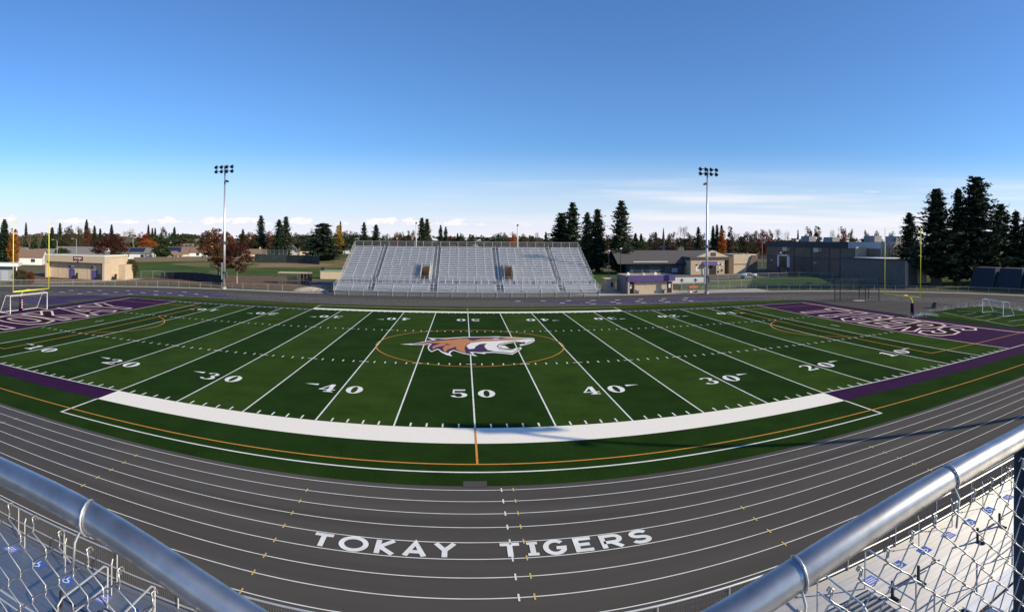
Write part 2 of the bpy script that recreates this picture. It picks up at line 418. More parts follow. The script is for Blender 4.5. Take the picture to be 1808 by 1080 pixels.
# ---- end zones
def strokes(ch):
    A = lambda *p: list(p)
    g = {
     'T': [A((.0, .9), (1, .9)), A((.5, .85), (.5, 0))],
     'O': [A((.5, .93), (.82, .86), (.9, .6), (.9, .4), (.82, .14), (.5, .07), (.18, .14), (.1, .4), (.1, .6), (.18, .86), (.5, .93))],
     'K': [A((.12, 0), (.12, 1)), A((.9, 1), (.2, .5), (.92, 0))],
     'A': [A((.02, 0), (.5, .97), (.98, 0)), A((.22, .3), (.78, .3))],
     'Y': [A((.03, 1), (.5, .48), (.97, 1)), A((.5, .5), (.5, 0))],
     'I': [A((.5, 0), (.5, 1)), A((.26, .91), (.74, .91)), A((.26, .09), (.74, .09))],
     'G': [A((.92, .76), (.78, .9), (.5, .94), (.2, .84), (.1, .5), (.2, .16), (.5, .06), (.8, .12), (.9, .24), (.9, .46), (.55, .46))],
     'E': [A((.92, .92), (.12, .92), (.12, .08), (.92, .08)), A((.12, .5), (.8, .5))],
     'R': [A((.12, 0), (.12, .92), (.6, .92), (.85, .84), (.88, .68), (.82, .52), (.6, .46), (.14, .46)), A((.5, .46), (.92, 0))],
     'S': [A((.88, .80), (.74, .91), (.5, .94), (.24, .89), (.14, .73), (.24, .57), (.5, .5), (.76, .43), (.86, .26), (.76, .11), (.5, .06), (.24, .09), (.1, .22))]}
    return g[ch]
def endzone(sx, word):
    x0, x1 = (HX, EX)
    poly = [(sx * x0, 0.0), (sx * x1, 0.0), (sx * x1, FW), (sx * x0, FW)]
    sheet('end_zone', poly, .0105, M['purple_turf'], label='purple end zone lettered ' + word)
    bo, bi, bp = MB(), MB(), MB()
    y_lo, y_hi = 9.6, 39.4; n = len(word); adv = (y_hi - y_lo) / n
    for i, ch in enumerate(word):
        for j, st in enumerate(strokes(ch)):
            def f(v, i=i):
                u = v[0] / (adv - .9); hgt = v[1] / 7.0
                along = i * adv + .45 + u * (adv - .9)
                return (sx * (47.0 + 7.0 * hgt), (y_lo + along) if sx < 0 else (y_hi - along), v[2])
            pts = [(p[0] * (adv - .9), p[1] * 7.0) for p in st]
            ext = [Vector(p) for p in pts]; closed = (ext[0] - ext[-1]).length < 1e-4
            if closed: pts = pts[:-1]; ext = ext[:-1]
            else:
                d0 = (ext[0] - ext[1]).normalized() * .34; d1 = (ext[-1] - ext[-2]).normalized() * .34; ext[0] = ext[0] + d0; ext[-1] = ext[-1] + d1
            bo.ribbon([(p.x, p.y) for p in ext], 1.82, .0145 + .001 * j, closed, f); bi.ribbon(pts, 1.16, .0185 + .001 * j, closed, f)
    bo.build('end_zone_letters', M['pink_turf'], kind='structure', label='pale outlines of the end zone letters ' + word)
    bi.build('end_zone_letter_fill', M['maroon_turf'], kind='structure', label='dark maroon inside of the letters ' + word)
    q = MB(); q.quad((sx * x0 - .06, 0, .0125), (sx * x0 + .06, 0, .0125), (sx * x0 + .06, FW, .0125), (sx * x0 - .06, FW, .0125))
    q.quad((sx * (x1 - .1) - .1, 0, .0125), (sx * (x1 - .1) + .1, 0, .0125), (sx * (x1 - .1) + .1, FW, .0125), (sx * (x1 - .1) - .1, FW, .0125))
    q.build('goal_line', M['pink_turf'], kind='structure', label='pale goal line and end line')
endzone(-1, 'TOKAY'); endzone(1, 'TIGERS')

# ---- big cat head emblem at midfield
LOGO = [('logo_white', [(-6.97, 24.26), (-5.61, 24.84), (-4.72, 26.01), (-3.83, 27.10), (-4.51, 28.33), (-3.00, 28.11), (-1.89, 28.56), (-0.57, 29.06), (1.33, 29.22), (3.05, 29.49), (3.51, 29.21), (4.36, 29.08), (5.64, 28.53), (6.84, 28.23), (6.87, 27.28), (6.69, 26.28), (6.19, 25.24), (5.56, 24.43), (4.99, 24.00), (4.98, 24.65), (5.39, 25.10), (5.36, 25.68), (4.64, 25.92), (3.77, 25.18), (3.08, 24.45), (2.86, 23.46), (3.06, 22.58), (3.71, 22.21), (4.14, 22.36), (4.45, 22.96), (4.50, 22.35), (4.82, 23.20), (5.06, 23.37), (4.91, 22.23), (4.45, 21.17), (3.83, 19.76), (3.38, 20.17), (2.19, 20.72), (1.35, 20.61), (1.40, 20.13), (0.87, 20.41), (0.41, 20.76), (0.19, 20.44), (0.61, 19.05), (0.21, 19.43), (-0.07, 19.73), (-0.75, 20.29), (-1.58, 21.67), (-1.83, 20.83), (-1.86, 20.11), (-1.65, 19.05), (-2.19, 19.63), (-2.71, 20.77), (-3.07, 22.06), (-3.32, 21.54), (-3.61, 20.77), (-3.92, 21.56), (-4.09, 22.61), (-4.14, 23.71), (-3.98, 24.55), (-4.60, 24.26), (-5.81, 24.11)]),
    ('logo_purple', [(-5.84, 24.43), (-4.86, 25.50), (-3.43, 27.24), (-4.12, 28.11), (-2.98, 27.74), (-1.88, 28.19), (-0.57, 28.68), (2.27, 29.01), (3.49, 28.89), (4.33, 28.70), (5.60, 28.16), (6.69, 27.82), (6.73, 27.19), (6.58, 26.44), (6.15, 25.63), (5.53, 24.81), (5.49, 25.38), (4.67, 26.21), (3.80, 25.57), (3.00, 24.83), (2.73, 23.55), (2.94, 22.32), (3.69, 21.96), (4.14, 22.11), (4.45, 22.01), (4.88, 22.93), (4.77, 22.24), (4.44, 21.50), (3.86, 20.15), (3.40, 20.53), (2.21, 21.09), (1.22, 21.01), (1.05, 20.85), (-0.09, 21.15), (0.21, 19.81), (-0.10, 20.11), (-0.75, 20.61), (-1.55, 22.04), (-1.95, 21.23), (-2.03, 20.30), (-2.64, 21.18), (-3.06, 22.45), (-3.37, 21.91), (-3.61, 21.18), (-3.84, 21.78), (-3.97, 22.62), (-4.00, 23.55), (-3.80, 24.85), (-4.62, 24.58)]),
    ('logo_orange', [(-5.24, 24.65), (-4.33, 25.56), (-3.30, 26.50), (-2.41, 27.07), (-1.86, 27.16), (-1.04, 27.93), (-0.16, 28.07), (-0.03, 27.25), (0.43, 26.86), (0.62, 27.27), (1.28, 28.00), (2.41, 28.21), (3.03, 27.58), (4.15, 28.76), (5.59, 28.05), (6.30, 27.69), (4.66, 27.17), (2.16, 26.88), (0.78, 26.37), (-0.04, 25.62), (-0.41, 24.20), (-0.54, 22.86), (-0.44, 20.50), (-0.91, 21.12), (-1.32, 22.35), (-1.40, 23.66), (-2.35, 25.17), (-3.61, 25.39), (-4.54, 24.78)]),
    ('logo_orange', [(-2.35, 25.07), (-2.88, 25.13), (-3.37, 24.24), (-3.64, 23.49), (-3.66, 22.61), (-3.57, 22.36), (-3.16, 23.45), (-2.49, 24.04)]),
    ('logo_orange', [(-1.39, 23.66), (-1.80, 24.36), (-2.32, 24.24), (-2.57, 23.41), (-2.62, 22.27), (-2.47, 21.36), (-2.31, 20.96), (-2.13, 22.14), (-1.69, 22.94)]),
    ('logo_orange', [(-2.98, 27.64), (-1.88, 28.09), (-0.67, 28.47), (-1.50, 27.90), (-2.42, 27.43)]),
    ('logo_white', [(-0.34, 24.07), (0.09, 25.58), (1.23, 26.38), (3.07, 26.77), (4.75, 27.06), (6.30, 27.64), (6.68, 27.40), (6.60, 26.59), (6.08, 25.83), (5.55, 25.00), (5.47, 25.68), (4.70, 26.51), (3.82, 25.86), (2.96, 25.02), (2.61, 23.65), (2.85, 22.07), (3.75, 21.70), (4.55, 22.00), (4.74, 22.42), (4.42, 21.67), (3.87, 20.39), (3.43, 20.81), (2.22, 21.33), (1.63, 22.00), (1.45, 23.21), (1.44, 24.20), (1.73, 25.31), (1.01, 24.93), (0.59, 23.82), (0.40, 22.59), (-0.08, 22.32), (-0.26, 23.09)]),
    ('logo_white', [(2.87, 23.64), (3.16, 24.13), (3.50, 23.98), (3.82, 22.55), (3.15, 22.75)]),
    ('logo_white', [(2.42, 28.00), (3.07, 28.15), (3.23, 27.78), (2.56, 27.48)]),
    ('logo_purple', [(5.32, 25.49), (5.63, 26.16), (5.64, 25.28), (5.42, 24.72)])]
EM = empty('midfield_emblem', (0, YC, 0)); EM['kind'] = 'structure'; EM['label'] = 'orange, white and purple roaring tiger head emblem at midfield'
for i, (mn, pts) in enumerate(LOGO):
    b = MB(); b.poly([(x, y - YC) for x, y in pts], .024 + .003 * i)
    b.build({'logo_white': 'emblem_white_area', 'logo_orange': 'emblem_orange_area', 'logo_purple': 'emblem_purple_area'}[mn], M[mn], EM)

# ---- track markings
def lane(k):                      # line k (0 inner .. 8 outer): y offset outside the turf
    return 7.74 + 1.016 * k
def lane_path(k, n=48):
    o = lane(k); r = YC + o
    return stadium(TX, YC, r - 0.3, r, n)
b = MB()
for k in range(9): b.ribbon(lane_path(k), .042, .006, closed=True)
b.build('lane_lines', M['white'], kind='structure', label='white running lane lines')
b = MB()
for k in range(9):
    x = .95 + .004 * k; b.quad(*[(x + dx, -lane(k) + dy, .0085) for dx, dy in ((-.03, -.17), (.03, -.17), (.03, .17), (-.03, .17))])
b.build('white_lane_ticks', M['white'], kind='structure', label='white ticks across the lanes')
b = MB()
for x, ks in ((1.45, range(9)), (-7.14, range(1, 9)), (-15.6, range(1, 6)), (9.97, range(4, 9)), (-23.9, range(1, 6)), (18.6, range(2, 9))):
    for k in ks: b.quad(*[(x + dx, -lane(k) + dy, .0085) for dx, dy in ((-.028, -.15), (.028, -.15), (.028, .15), (-.028, .15))])
b.build('yellow_lane_ticks', M['yellow_mark'], kind='structure', label='yellow ticks across the lanes')
# lettering on the near straight
b = MB()
ROUND = {'O': [ell(.5, .5, .5, .46, 0, 345, 23)],
 'G': [ell(.5, .5, .48, .46, 42, 330, 22) + [(.94, .44), (.56, .44)]],
 'S': [ell(.5, .72, .40, .215, 25, 200, 12)[:-1] + ell(.5, .72, .40, .215, 205, 260, 4) + ell(.5, .285, .42, .215, 80, -25, 7) + ell(.5, .285, .42, .215, -40, -160, 9)],
 'R': [[(.0, 0), (.0, .91), (.55, .91)] + ell(.58, .665, .34, .245, 80, -80, 10) + [(.55, .42), (.02, .42)], [(.45, .40), (.92, 0)]]}
def word(b, text, x0, x1, y0, hgt, stroke, z):
    widths = [.42 if c == 'I' else (1.15 if c in 'O' else .95) for c in text]; gap = .17
    k = (x1 - x0) / (sum(widths) + gap * (len(text) - 1)); x = x0
    for c, wd in zip(text, widths):
        sh = stroke / 2
        for j, st in enumerate(ROUND.get(c) or strokes(c)):
            if c == 'I' and j: continue
            pts = [(x + sh + p[0] * (wd * k - 2 * sh) if c != 'I' else x + wd * k / 2, y0 + sh * .0 + p[1] * hgt) for p in st]
            b.ribbon(pts, stroke, z + .001 * j, c == 'O')
        if c == 'I':
            for yy in (y0 + .08, y0 + hgt - .08): b.ribbon([(x, yy), (x + wd * k, yy)], .16, z + .0015)
        x += (wd + gap) * k
word(b, 'TOKAY', -5.98, -.86, -12.72, .84, .19, .0085)
word(b, 'TIGERS', .50, 5.98, -12.72, .84, .19, .0085)
b.build('track_lettering', M['white'], kind='structure', label='white words TOKAY TIGERS on the grey track')
# purple exchange zones, staggered lane by lane
def arc_lane(b, k0, k1, a0, a1, side, z, straight=0, n=30):
    # side -1: left bend seen from straight end; angles measured from straight (90 deg) outwards
    r0, r1 = YC + lane(k0) + .05, YC + lane(k1) - .05
    P = []
    for i in range(n + 1):
        a = math.radians(90 + (a0 + (a1 - a0) * i / n) * 1.0)
        c, s = math.cos(a), math.sin(a)
        P.append((c, s))
    vs = [(side * (TX - c * r0 * 1.0), YC + s * r0, z) for c, s in P] + [(side * (TX - c * r1), YC + s * r1, z) for c, s in P]
    m = n + 1
    b.add(vs, [(i, i + 1, m + i + 1, m + i) if side > 0 else (i + 1, i, m + i, m + i + 1) for i in range(n)])
    if straight:
        x0 = side * TX; x1 = side * (TX - straight)
        for y0, y1 in ((YC + r0, YC + r1),):
            pass
        lo, hi = min(x0, x1), max(x0, x1); b.quad((lo, YC + r0, z), (hi, YC + r0, z), (hi, YC + r1, z), (lo, YC + r1, z))
bl, tk = MB(), MB()
for k in range(1, 8):
    arc_lane(bl, k, k + 1, 0 if k < 5 else 1.5 * (k - 4), 30 + 4.2 * k, -1, .002, straight=max(.0, 8 - 1.9 * k))
    for q in range(6):
        a = math.radians(90 + 3 + q * 8.0 + k * 1.6); r = YC + lane(k) + .5
        nn = Vector((math.cos(a), math.sin(a))); t = Vector((-nn.y, nn.x)); cx, cy = -TX + nn.x * r, YC + nn.y * r
        if k in (1, 4, 7): tk.add([(cx + t.x * u * .45 + nn.x * v * .2, cy + t.y * u * .45 + nn.y * v * .2, .010) for u, v in ((-1, -1), (1, -1), (1, 1), (-1, 1))], [(3, 2, 1, 0)])
for k in range(2, 8):
    x0 = 24 - 2.4 * k; y0, y1 = FW + lane(k) + .05, FW + lane(k + 1) - .05
    bl.quad((x0, y0, .002), (TX, y0, .002), (TX, y1, .002), (x0, y1, .002)); arc_lane(bl, k, k + 1, 0, max(2, 27 - 3.2 * k), 1, .002)
    for q in range(8):
        x = x0 + 1.5 + q * 4.4
        if k in (2, 4, 7) and x < 41: tk.quad(*[(x + dx, (y0 + y1) / 2 + dy, .010) for dx, dy in ((-.45, -.2), (.45, -.2), (.45, .2), (-.45, .2))])
bl.build('exchange_zones', M['purple_track'], kind='structure', label='purple exchange zones painted on the far track')
tk.build('exchange_marks', M['white'], kind='structure', label='small white marks in the purple exchange zones')
# left D zone: grey surface with purple take-off areas
b = MB()
b.poly([(-62.5, 47.5), (-67, 41), (-61, 38), (-57.6, 45.5), (-57.8, 48.2)], .002); b.poly([(-57.6, 37), (-67.5, 40.2), (-70, 33), (-60, 31)], .002)
b.poly([(-57.6, 18.5), (-57.6, 28), (-60.2, 28.6), (-60.6, 19)], .002); b.poly([(-62, 20), (-62, 27), (-62.9, 27), (-62.9, 20)], .002); b.poly([(-64.5, 18), (-64.5, 30), (-65, 30), (-65, 18)], .002)
b.build('takeoff_areas', M['purple_track'], kind='structure', label='purple take-off areas behind the left end zone')
# sector lines on the throwing lawn
b = MB()
for i, P in enumerate((((1665, 543), (1788, 565), (1808, 563)), ((1700, 547), (1724, 543)), ((1720, 551), (1751, 545.5)), ((1740, 556), (1787, 547)), ((1780, 558), (1815, 553)), ((1690, 541), (1760, 541)), ((1760, 549), (1815, 546)))):
    b.ribbon([near(*q) for q in P], .07, .005 + .001 * i)
b.build('sector_lines', M['white'], kind='structure', label='white sector lines on the throwing lawn')

# ---- land around the track
sheet('bark_strip', [(-112, 58), (-84, 60), (-76, 71.5), (-66, 77), (-55, 78.5), (-26, 77), (-26, 100), GP(560, 492), GP(480, 487), GP(400, 486), GP(320, 489), GP(255, 489), (-80, 91), (-112, 76)], -.009, M['mulch'], label='brown bark ground behind the left bend')
sheet('practice_field', [GP(240, 494), GP(320, 494), GP(400, 492), GP(500, 494), GP(600, 498), (-15, 420), (-420, 420), GP(200, 458), GP(232, 470)], -.014, M['grass'], label='green practice field beyond the left bend')
sheet('worn_turf', [GP(425, 474), GP(470, 472), GP(560, 474), GP(640, 471), GP(640, 458), GP(560, 462), GP(450, 463), GP(330, 463), GP(300, 466), GP(350, 471)], -.010, M['grass_dry'], label='worn patchy lawn of the far ball field')
sheet('infield', [GP(455, 470), GP(540, 471), GP(600, 468), GP(560, 464.5), GP(460, 465)], -.006, M['infield'], label='tan infield dirt')
sheet('infield_red', [GP(588, 460), GP(650, 461), GP(650, 455), GP(600, 456)], -.006, mat('red_infield', (.30, .13, .07), .95), label='red infield dirt of the far diamond')
sheet('concourse', [(-26, 72.2), (47, 72.2), (62, 71), (62, 78.5), (26.5, 82), (26.5, 92), (-26, 92)], -.0075, M['concrete'], label='pale concrete concourse around the far stand')
sheet('path', [(-91, 60.5), (-87.5, 63), (-80.3, 76.3), (-78.6, 87.5), (-76.5, 87), (-78.5, 75), (-86, 62)], -.0068, M['concrete'], label='pale concrete path to the field house')
# grassy bank with its level top
def grass_bank():
    b = MB(); nx, ny = 40, 10
    for j in range(ny + 1):
        for i in range(nx + 1):
            u = i / nx; v = j / ny; x = 44 + u * 50; y0 = 79 + u * -4 if True else 0; y = y0 + v * 14
            h = 1.15 * min(1, max(0, (v - .1) / .55)) * min(1, u * 3.5) * min(1, (1 - u) * 4)
            h = h * h * (3 - 2 * h) if h < 1 else h
            b.v.append((x + 6 * v, y + 6 * v * u, -.004 + h))
    for j in range(ny):
        for i in range(nx):
            a = j * (nx + 1) + i; b.f.append((a, a + 1, a + nx + 2, a + nx + 1)); b.mi.append(0)
    return b.build('grass_bank', M['grass'], smooth=True, kind='structure', label='low green grass bank in front of the gymnasium')
grass_bank()
sheet('lawn', [(94, 40), (98, 20), (160, 20), (190, 110), (110, 84), (100, 60)], -.011, mat('patchy_lawn', (.06, .095, .028), .95, scale=.08, col2=(.08, .07, .03), detail=10, spec=.04), label='patchy lawn under the big conifers')  # green lawn colour mottled with brownish patches
sheet('parking', [(44, 93), (108, 88), (104, 150), (60, 150), (30, 140), (30, 96)], -.012, mat('asphalt_yard', (.15, .13, .11), .95, var=.2, scale=.1, spec=.05), label='asphalt yard in front of the school buildings')
sheet('mown_lawn', [(26.5, 100), (50, 104), (60, 150), (20, 150)], -.010, M['grass'], label='lawn under the conifers beside the far stand')
# ------------------------------------------------------------------ grandstands
M['alu'] = brushed(mat('brushed_aluminium', (.84, .83, .82), .55, .35, var=.10, scale=2.5, detail=6, sx=(.25, 4, 4)), .5)
M['alu_riser'] = mat('shaded_riser', (.40, .41, .42), .6, .5, var=.15, scale=2)  # darker than the planks: shade under the seats put into the colour
M['alu_deck'] = brushed(mat('aluminium_deck', (.50, .49, .485), .60, .88, var=.14, scale=1.5, detail=8, sx=(.2, 5, 5)), .78)
M['galv'] = mat('galvanised_steel', (.58, .59, .60), .42, .8, var=.08, scale=8)
M['galv_dull'] = mat('dull_galvanised_post', (.46, .46, .45), .6, .5, var=.1, scale=3)
M['mesh_far'] = meshmat('far_chain_link', (.20, .20, .19), .38)
M['mesh_thin'] = meshmat('thin_chain_link', (.22, .22, .20), .14)
M['mesh_skirt'] = meshmat('skirt_mesh', (.30, .30, .29), .72)
M['dark_steel'] = mat('dark_under_frame', (.10, .10, .105), .8, .2)
M['brown_ply'] = mat('brown_portal_wall', (.30, .17, .085), .8, scale=1.2, var=.2)
M['sign_blue'] = mat('blue_marking', (.045, .13, .46), .6, var=.05)
M['sign_violet'] = mat('violet_blue_marking', (.16, .20, .58), .6, var=.05)
M['rail_paint'] = mat('white_galvanised_rail', (.62, .62, .60), .45, .6, var=.06)
M['black'] = mat('black_plastic', (.02, .02, .022), .5)

Y0 = 69.6           # front edge of the far stand
FR = dict(z0=1.0, rows=4, rise=.27, run=.62)       # low front benches
MY, MZ, MR, MU, NR = 75.6, 2.75, .335, .765, 18    # main benches: start, height, rise, run, rows
SECT = [(-24.4, -18.25), (-17.1, -6.75), (-5.5, 5.5), (6.75, 17.1), (18.25, 24.4)]
AISLE = [(-18.25, -17.1), (-6.75, -5.5), (5.5, 6.75), (17.1, 18.25)]
st = empty('grandstand', (0, Y0, 0), 0, 'wide aluminium grandstand with four stair aisles across the field', 'grandstand')
yl = lambda y: y - Y0
def bench(mb, xa, xb, y, z, rise, run, piece=1.83):
    # one row: seat planks, foot planks and the closing riser
    mb.box(xa, xb, y + .02, y + run * .62, z - .035, z)                       # footboard
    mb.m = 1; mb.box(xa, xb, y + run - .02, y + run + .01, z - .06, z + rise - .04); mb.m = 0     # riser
    n = max(1, round((xb - xa) / piece)); stp = (xb - xa) / n
    for i in range(n):
        a, c = xa + i * stp, xa + (i + 1) * stp
        mb.box(a + .06, c - .06, y + run * .62, y + run * .62 + .26, z + .38, z + .43)
        mb.box(a + .02, a + .07, y + run * .62 + .04, y + run * .62 + .2, z, z + .38)
for si, (xa, xb) in enumerate(SECT):
    for k in range(NR):
        y = yl(MY) + MU * k; z = MZ + MR * k; b = MB(); spans = [(xa, xb)]
        if k < 7 and si in (1, 3):
            spans = [(xa, -9.0)] if si == 1 else [(9.0, xb)]
            b2 = (-7.2, xb) if si == 1 else (xa, 7.2)
            spans.append(b2)
        for p, q in spans: bench(b, p, q, y, z, MR, MU)
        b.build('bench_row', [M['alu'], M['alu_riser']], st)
    for k in range(FR['rows']):
        b = MB(); bench(b, xa, xb, yl(Y0) + .5 + FR['run'] * k, FR['z0'] + FR['rise'] * k, FR['rise'], FR['run'], 3.2)
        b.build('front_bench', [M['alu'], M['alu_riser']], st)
# walkway between front benches and main benches
WZ = 2.08; wy0, wy1 = .5 + FR['rows'] * FR['run'], yl(MY)
b = MB(); b.box(-24.6, 24.6, wy0 + .02, wy1, WZ - .06, WZ); b.box(-24.6, 24.6, wy1 + .005, wy1 + .03, WZ - .05, MZ - .04); b.box(-24.6, 24.6, .42, .5, .72, 1.0)
b.build('walkway', M['alu_deck'], st)
def rail(mb, p, q, hgt=1.05, step=1.9, r=.024, mids=(.55,)):
    p, q = Vector(p), Vector(q); n = max(1, round((q - p).length / step)); up = Vector((0, 0, 1))
    mb.tube([p + up * hgt, q + up * hgt], r, 5)
    for m_ in mids: mb.tube([p + up * m_, q + up * m_], r * .8, 5)
    for i in range(n + 1):
        c = p.lerp(q, i / n); mb.tube([c, c + up * hgt], r, 5)
for xa, xb in SECT:
    b = MB(); rail(b, (xa + .1, wy0 + .06, WZ), (xb - .1, wy0 + .06, WZ), 1.0, 1.35, .028)
    b.build('guard_rail', M['rail_paint'], st); b = MB(); rail(b, (xa + .1, wy1 - .06, WZ), (xb - .1, wy1 - .06, WZ), 1.3, 1.35, .028, (.9, .5))
    b.build('guard_rail', M['rail_paint'], st)
# stair aisles with their centre handrails
for xa, xb in AISLE:
    b = MB(); cx = (xa + xb) / 2
    for k in range(NR):
        y = yl(MY) + MU * k; z = MZ + MR * k
        b.box(xa, xb, y, y + MU, z - MR - .02, z); b.box(xa + .1, xb - .1, y - .32, y - .002, z - MR / 2 - .04, z - MR / 2)
    b.build('aisle_steps', M['alu_deck'], st); b = MB()
    for k in range(FR['rows']):
        y = .5 + FR['run'] * k; z = FR['z0'] + FR['rise'] * k; b.box(xa, xb, y, y + FR['run'], z - .3, z + .004)
    b.build('front_steps', M['alu_deck'], st)
    b = MB()
    for k in range(0, NR - 1, 3):
        y = yl(MY) + MU * k; z = MZ + MR * k; y2 = y + MU * 2; z2 = z + MR * 2
        b.tube([(cx, y + .3, z), (cx, y + .3, z + .9), (cx, y2 + .3, z2 + .9), (cx, y2 + .3, z2)], .026, 5)
        b.tube([(cx, y + .3, z + .45), (cx, y2 + .3, z2 + .45)], .02, 5)
    b.build('aisle_handrail', M['rail_paint'], st); b = MB()
    for k, yy in ((0, .7), (1, 1.9)): b.tube([(cx, yy, 1.1 + .5 * k), (cx, yy, 2.0 + .5 * k), (cx, yy + .8, 2.2 + .5 * k), (cx, yy + .8, 1.4 + .5 * k)], .026, 5)
    b.build('front_handrail', M['rail_paint'], st)
# entrance portals through the benches
for s in (-1, 1):
    xi, xo = sorted((s * 7.25, s * 8.95)); yb = yl(MY) + MU * 7
    for x in (xi, xo):
        b = MB(); b.box(x - .04, x + .04, yl(MY) + .05, yb, .9, MZ + .2); b.add([(x - .04, yl(MY) + .05, MZ + .2), (x + .04, yl(MY) + .05, MZ + .2), (x + .04, yb, MZ + .2), (x - .04, yb, MZ + .2), (x - .04, yb, MZ + MR * 7 + 1.0), (x + .04, yb, MZ + MR * 7 + 1.0), (x - .04, yl(MY) + .05, MZ + 1.1), (x + .04, yl(MY) + .05, MZ + 1.1)], [(0, 3, 4, 6), (1, 7, 5, 2), (6, 4, 5, 7), (0, 6, 7, 1)])
        b.build('portal_side', M['rail_paint'], st)
    b = MB(); b.box(xi + .05, xo - .05, yb - .3, yb - .25, 2.5, MZ + MR * 7 - .1); b.build('portal_wall', M['brown_ply'], st)
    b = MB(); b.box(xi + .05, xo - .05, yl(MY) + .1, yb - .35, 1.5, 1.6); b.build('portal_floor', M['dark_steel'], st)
# high back fence, sloping side rails, skirt fence
ty = yl(MY) + MU * NR; tz = MZ + MR * (NR - 1)
b = MB(); n = 26
b.box(-24.5, 24.5, ty - .05, ty + .45, tz + .25, tz + .31)
for i in range(n + 1):
    x = -24.4 + 48.8 * i / n; b.tube([(x, ty + .4, tz - .4), (x, ty + .4, tz + 1.55)], .035, 5)
b.tube([(-24.4, ty + .4, tz + 1.55), (24.4, ty + .4, tz + 1.55)], .035, 5); b.tube([(-24.4, ty + .4, tz + .35), (24.4, ty + .4, tz + .35)], .03, 5)
bf = b.build('back_fence', M['galv_dull'], st)
b = MB(); b.quad((-24.4, ty + .42, tz + .33), (24.4, ty + .42, tz + .33), (24.4, ty + .42, tz + 1.53), (-24.4, ty + .42, tz + 1.53)); b.build('fence_mesh', M['mesh_far'], bf)
for s in (-1, 1):
    b = MB(); x = s * 24.55
    for k in range(0, NR + 1, 2):
        y = yl(MY) + MU * k; z = MZ + MR * (k - 1); b.tube([(x, y, z - .2), (x, y, z + 1.25)], .03, 5)
    for h in (.15, .7, 1.25): b.tube([(x, yl(MY), MZ - MR + h), (x, ty + .4, tz + h + .1)], .035, 5)
    b.bar((x, yl(MY), MZ - .25), (x, ty + .2, tz), .06, .34)
    for i in range(6):
        y = .1 + i * wy1 / 5; b.tube([(x, y, .9 + .18 * i), (x, y, 2.1 + .2 * i)], .03, 5)
    b.tube([(x, .1, 2.1), (x, wy1, 3.1)], .035, 5); b.tube([(x, .1, 1.4), (x, wy1, 2.5)], .03, 5); b.bar((x, .1, .95), (x, wy1, 2.0), .06, .3)
    sr = b.build('side_rail', M['rail_paint'], st)
    b = MB(); b.quad((x, yl(MY), MZ - MR + .2), (x, ty + .4, tz + .25), (x, ty + .4, tz + 1.3), (x, yl(MY), MZ - MR + 1.2)); b.build('rail_mesh', M['mesh_thin'], sr)
b = MB(); n = 18
for i in range(n + 1):
    x = -24.4 + 48.8 * i / n; b.box(x - .05, x + .05, .30, .38, 0, 1.55)
b.tube([(-24.4, .34, 1.5), (24.4, .34, 1.5)], .03, 5); b.box(-24.4, 24.4, .31, .37, .86, .96)
sk = b.build('front_fence', M['galv_dull'], st)
b = MB(); b.quad((-24.4, .40, .05), (24.4, .40, .05), (24.4, .40, .9), (-24.4, .40, .9)); b.build('fence_mesh', M['mesh_skirt'], sk)
b = MB()
for i in range(14):
    x = -24 + 48 * i / 13
    for y, zt in ((3.5, 1.9), (6.6, MZ - .4), (11, MZ + 1.2), (15.5, MZ + 3.2), (19.2, tz - .5)): b.box(x - .07, x + .07, y - .07, y + .07, 0, zt)
    b.bar((x, 3, 1.0), (x, 19.2, tz - .6), .1, .2); b.bar((x, 11, .3), (x, 19, tz - 1.2), .08)
b.build('under_frame', M['dark_steel'], st)

# ---- the near stand below the camera (only its two front corners show)
ns = empty('bleachers', (0, -19.1, 0), 0, 'aluminium stand in the foreground with wide front deck and wheelchair spaces', 'grandstand')
# local y runs away from the field (negative world y)
b = MB()
for k in range(22):
    y = -.02 - k * .155; b.box(-34, 34, y - .15, y, 1.12, 1.20)
b.box(-34, 34, -.001, .04, .95, 1.22); b.box(-34, 34, .05, .12, 1.0, 1.24)
b.build('front_deck', M['alu_deck'], ns)
b = MB(); b.box(-34, 34, .14, .40, .98, 1.02); b.build('outer_step', M['alu'], ns)
b = MB()
for i in range(37):
    x = -34 + i * 68 / 36; b.tube([(x, .10, .7), (x, .10, 2.04)], .022, 6)
b.tube([(-34, .10, 2.04), (34, .10, 2.04)], .024, 6); b.tube([(-34, .10, 1.62), (34, .10, 1.62)], .02, 6); b.tube([(-34, .14, 1.30), (34, .14, 1.30)], .024, 6)
nf = b.build('deck_fence', M['rail_paint'], ns)
b = MB()                                       # picket-fine mesh of thin wires
for i in range(1040):
    x = -34 + i * 68 / 1040; b.bar((x, .13, 1.0), (x, .13, 2.02), .010, .010)
for i in range(7): b.bar((-34, .13, 1.08 + i * .14), (34, .13, 1.08 + i * .14), .010, .010)
b.build('fence_mesh', M['dark_steel'], nf)
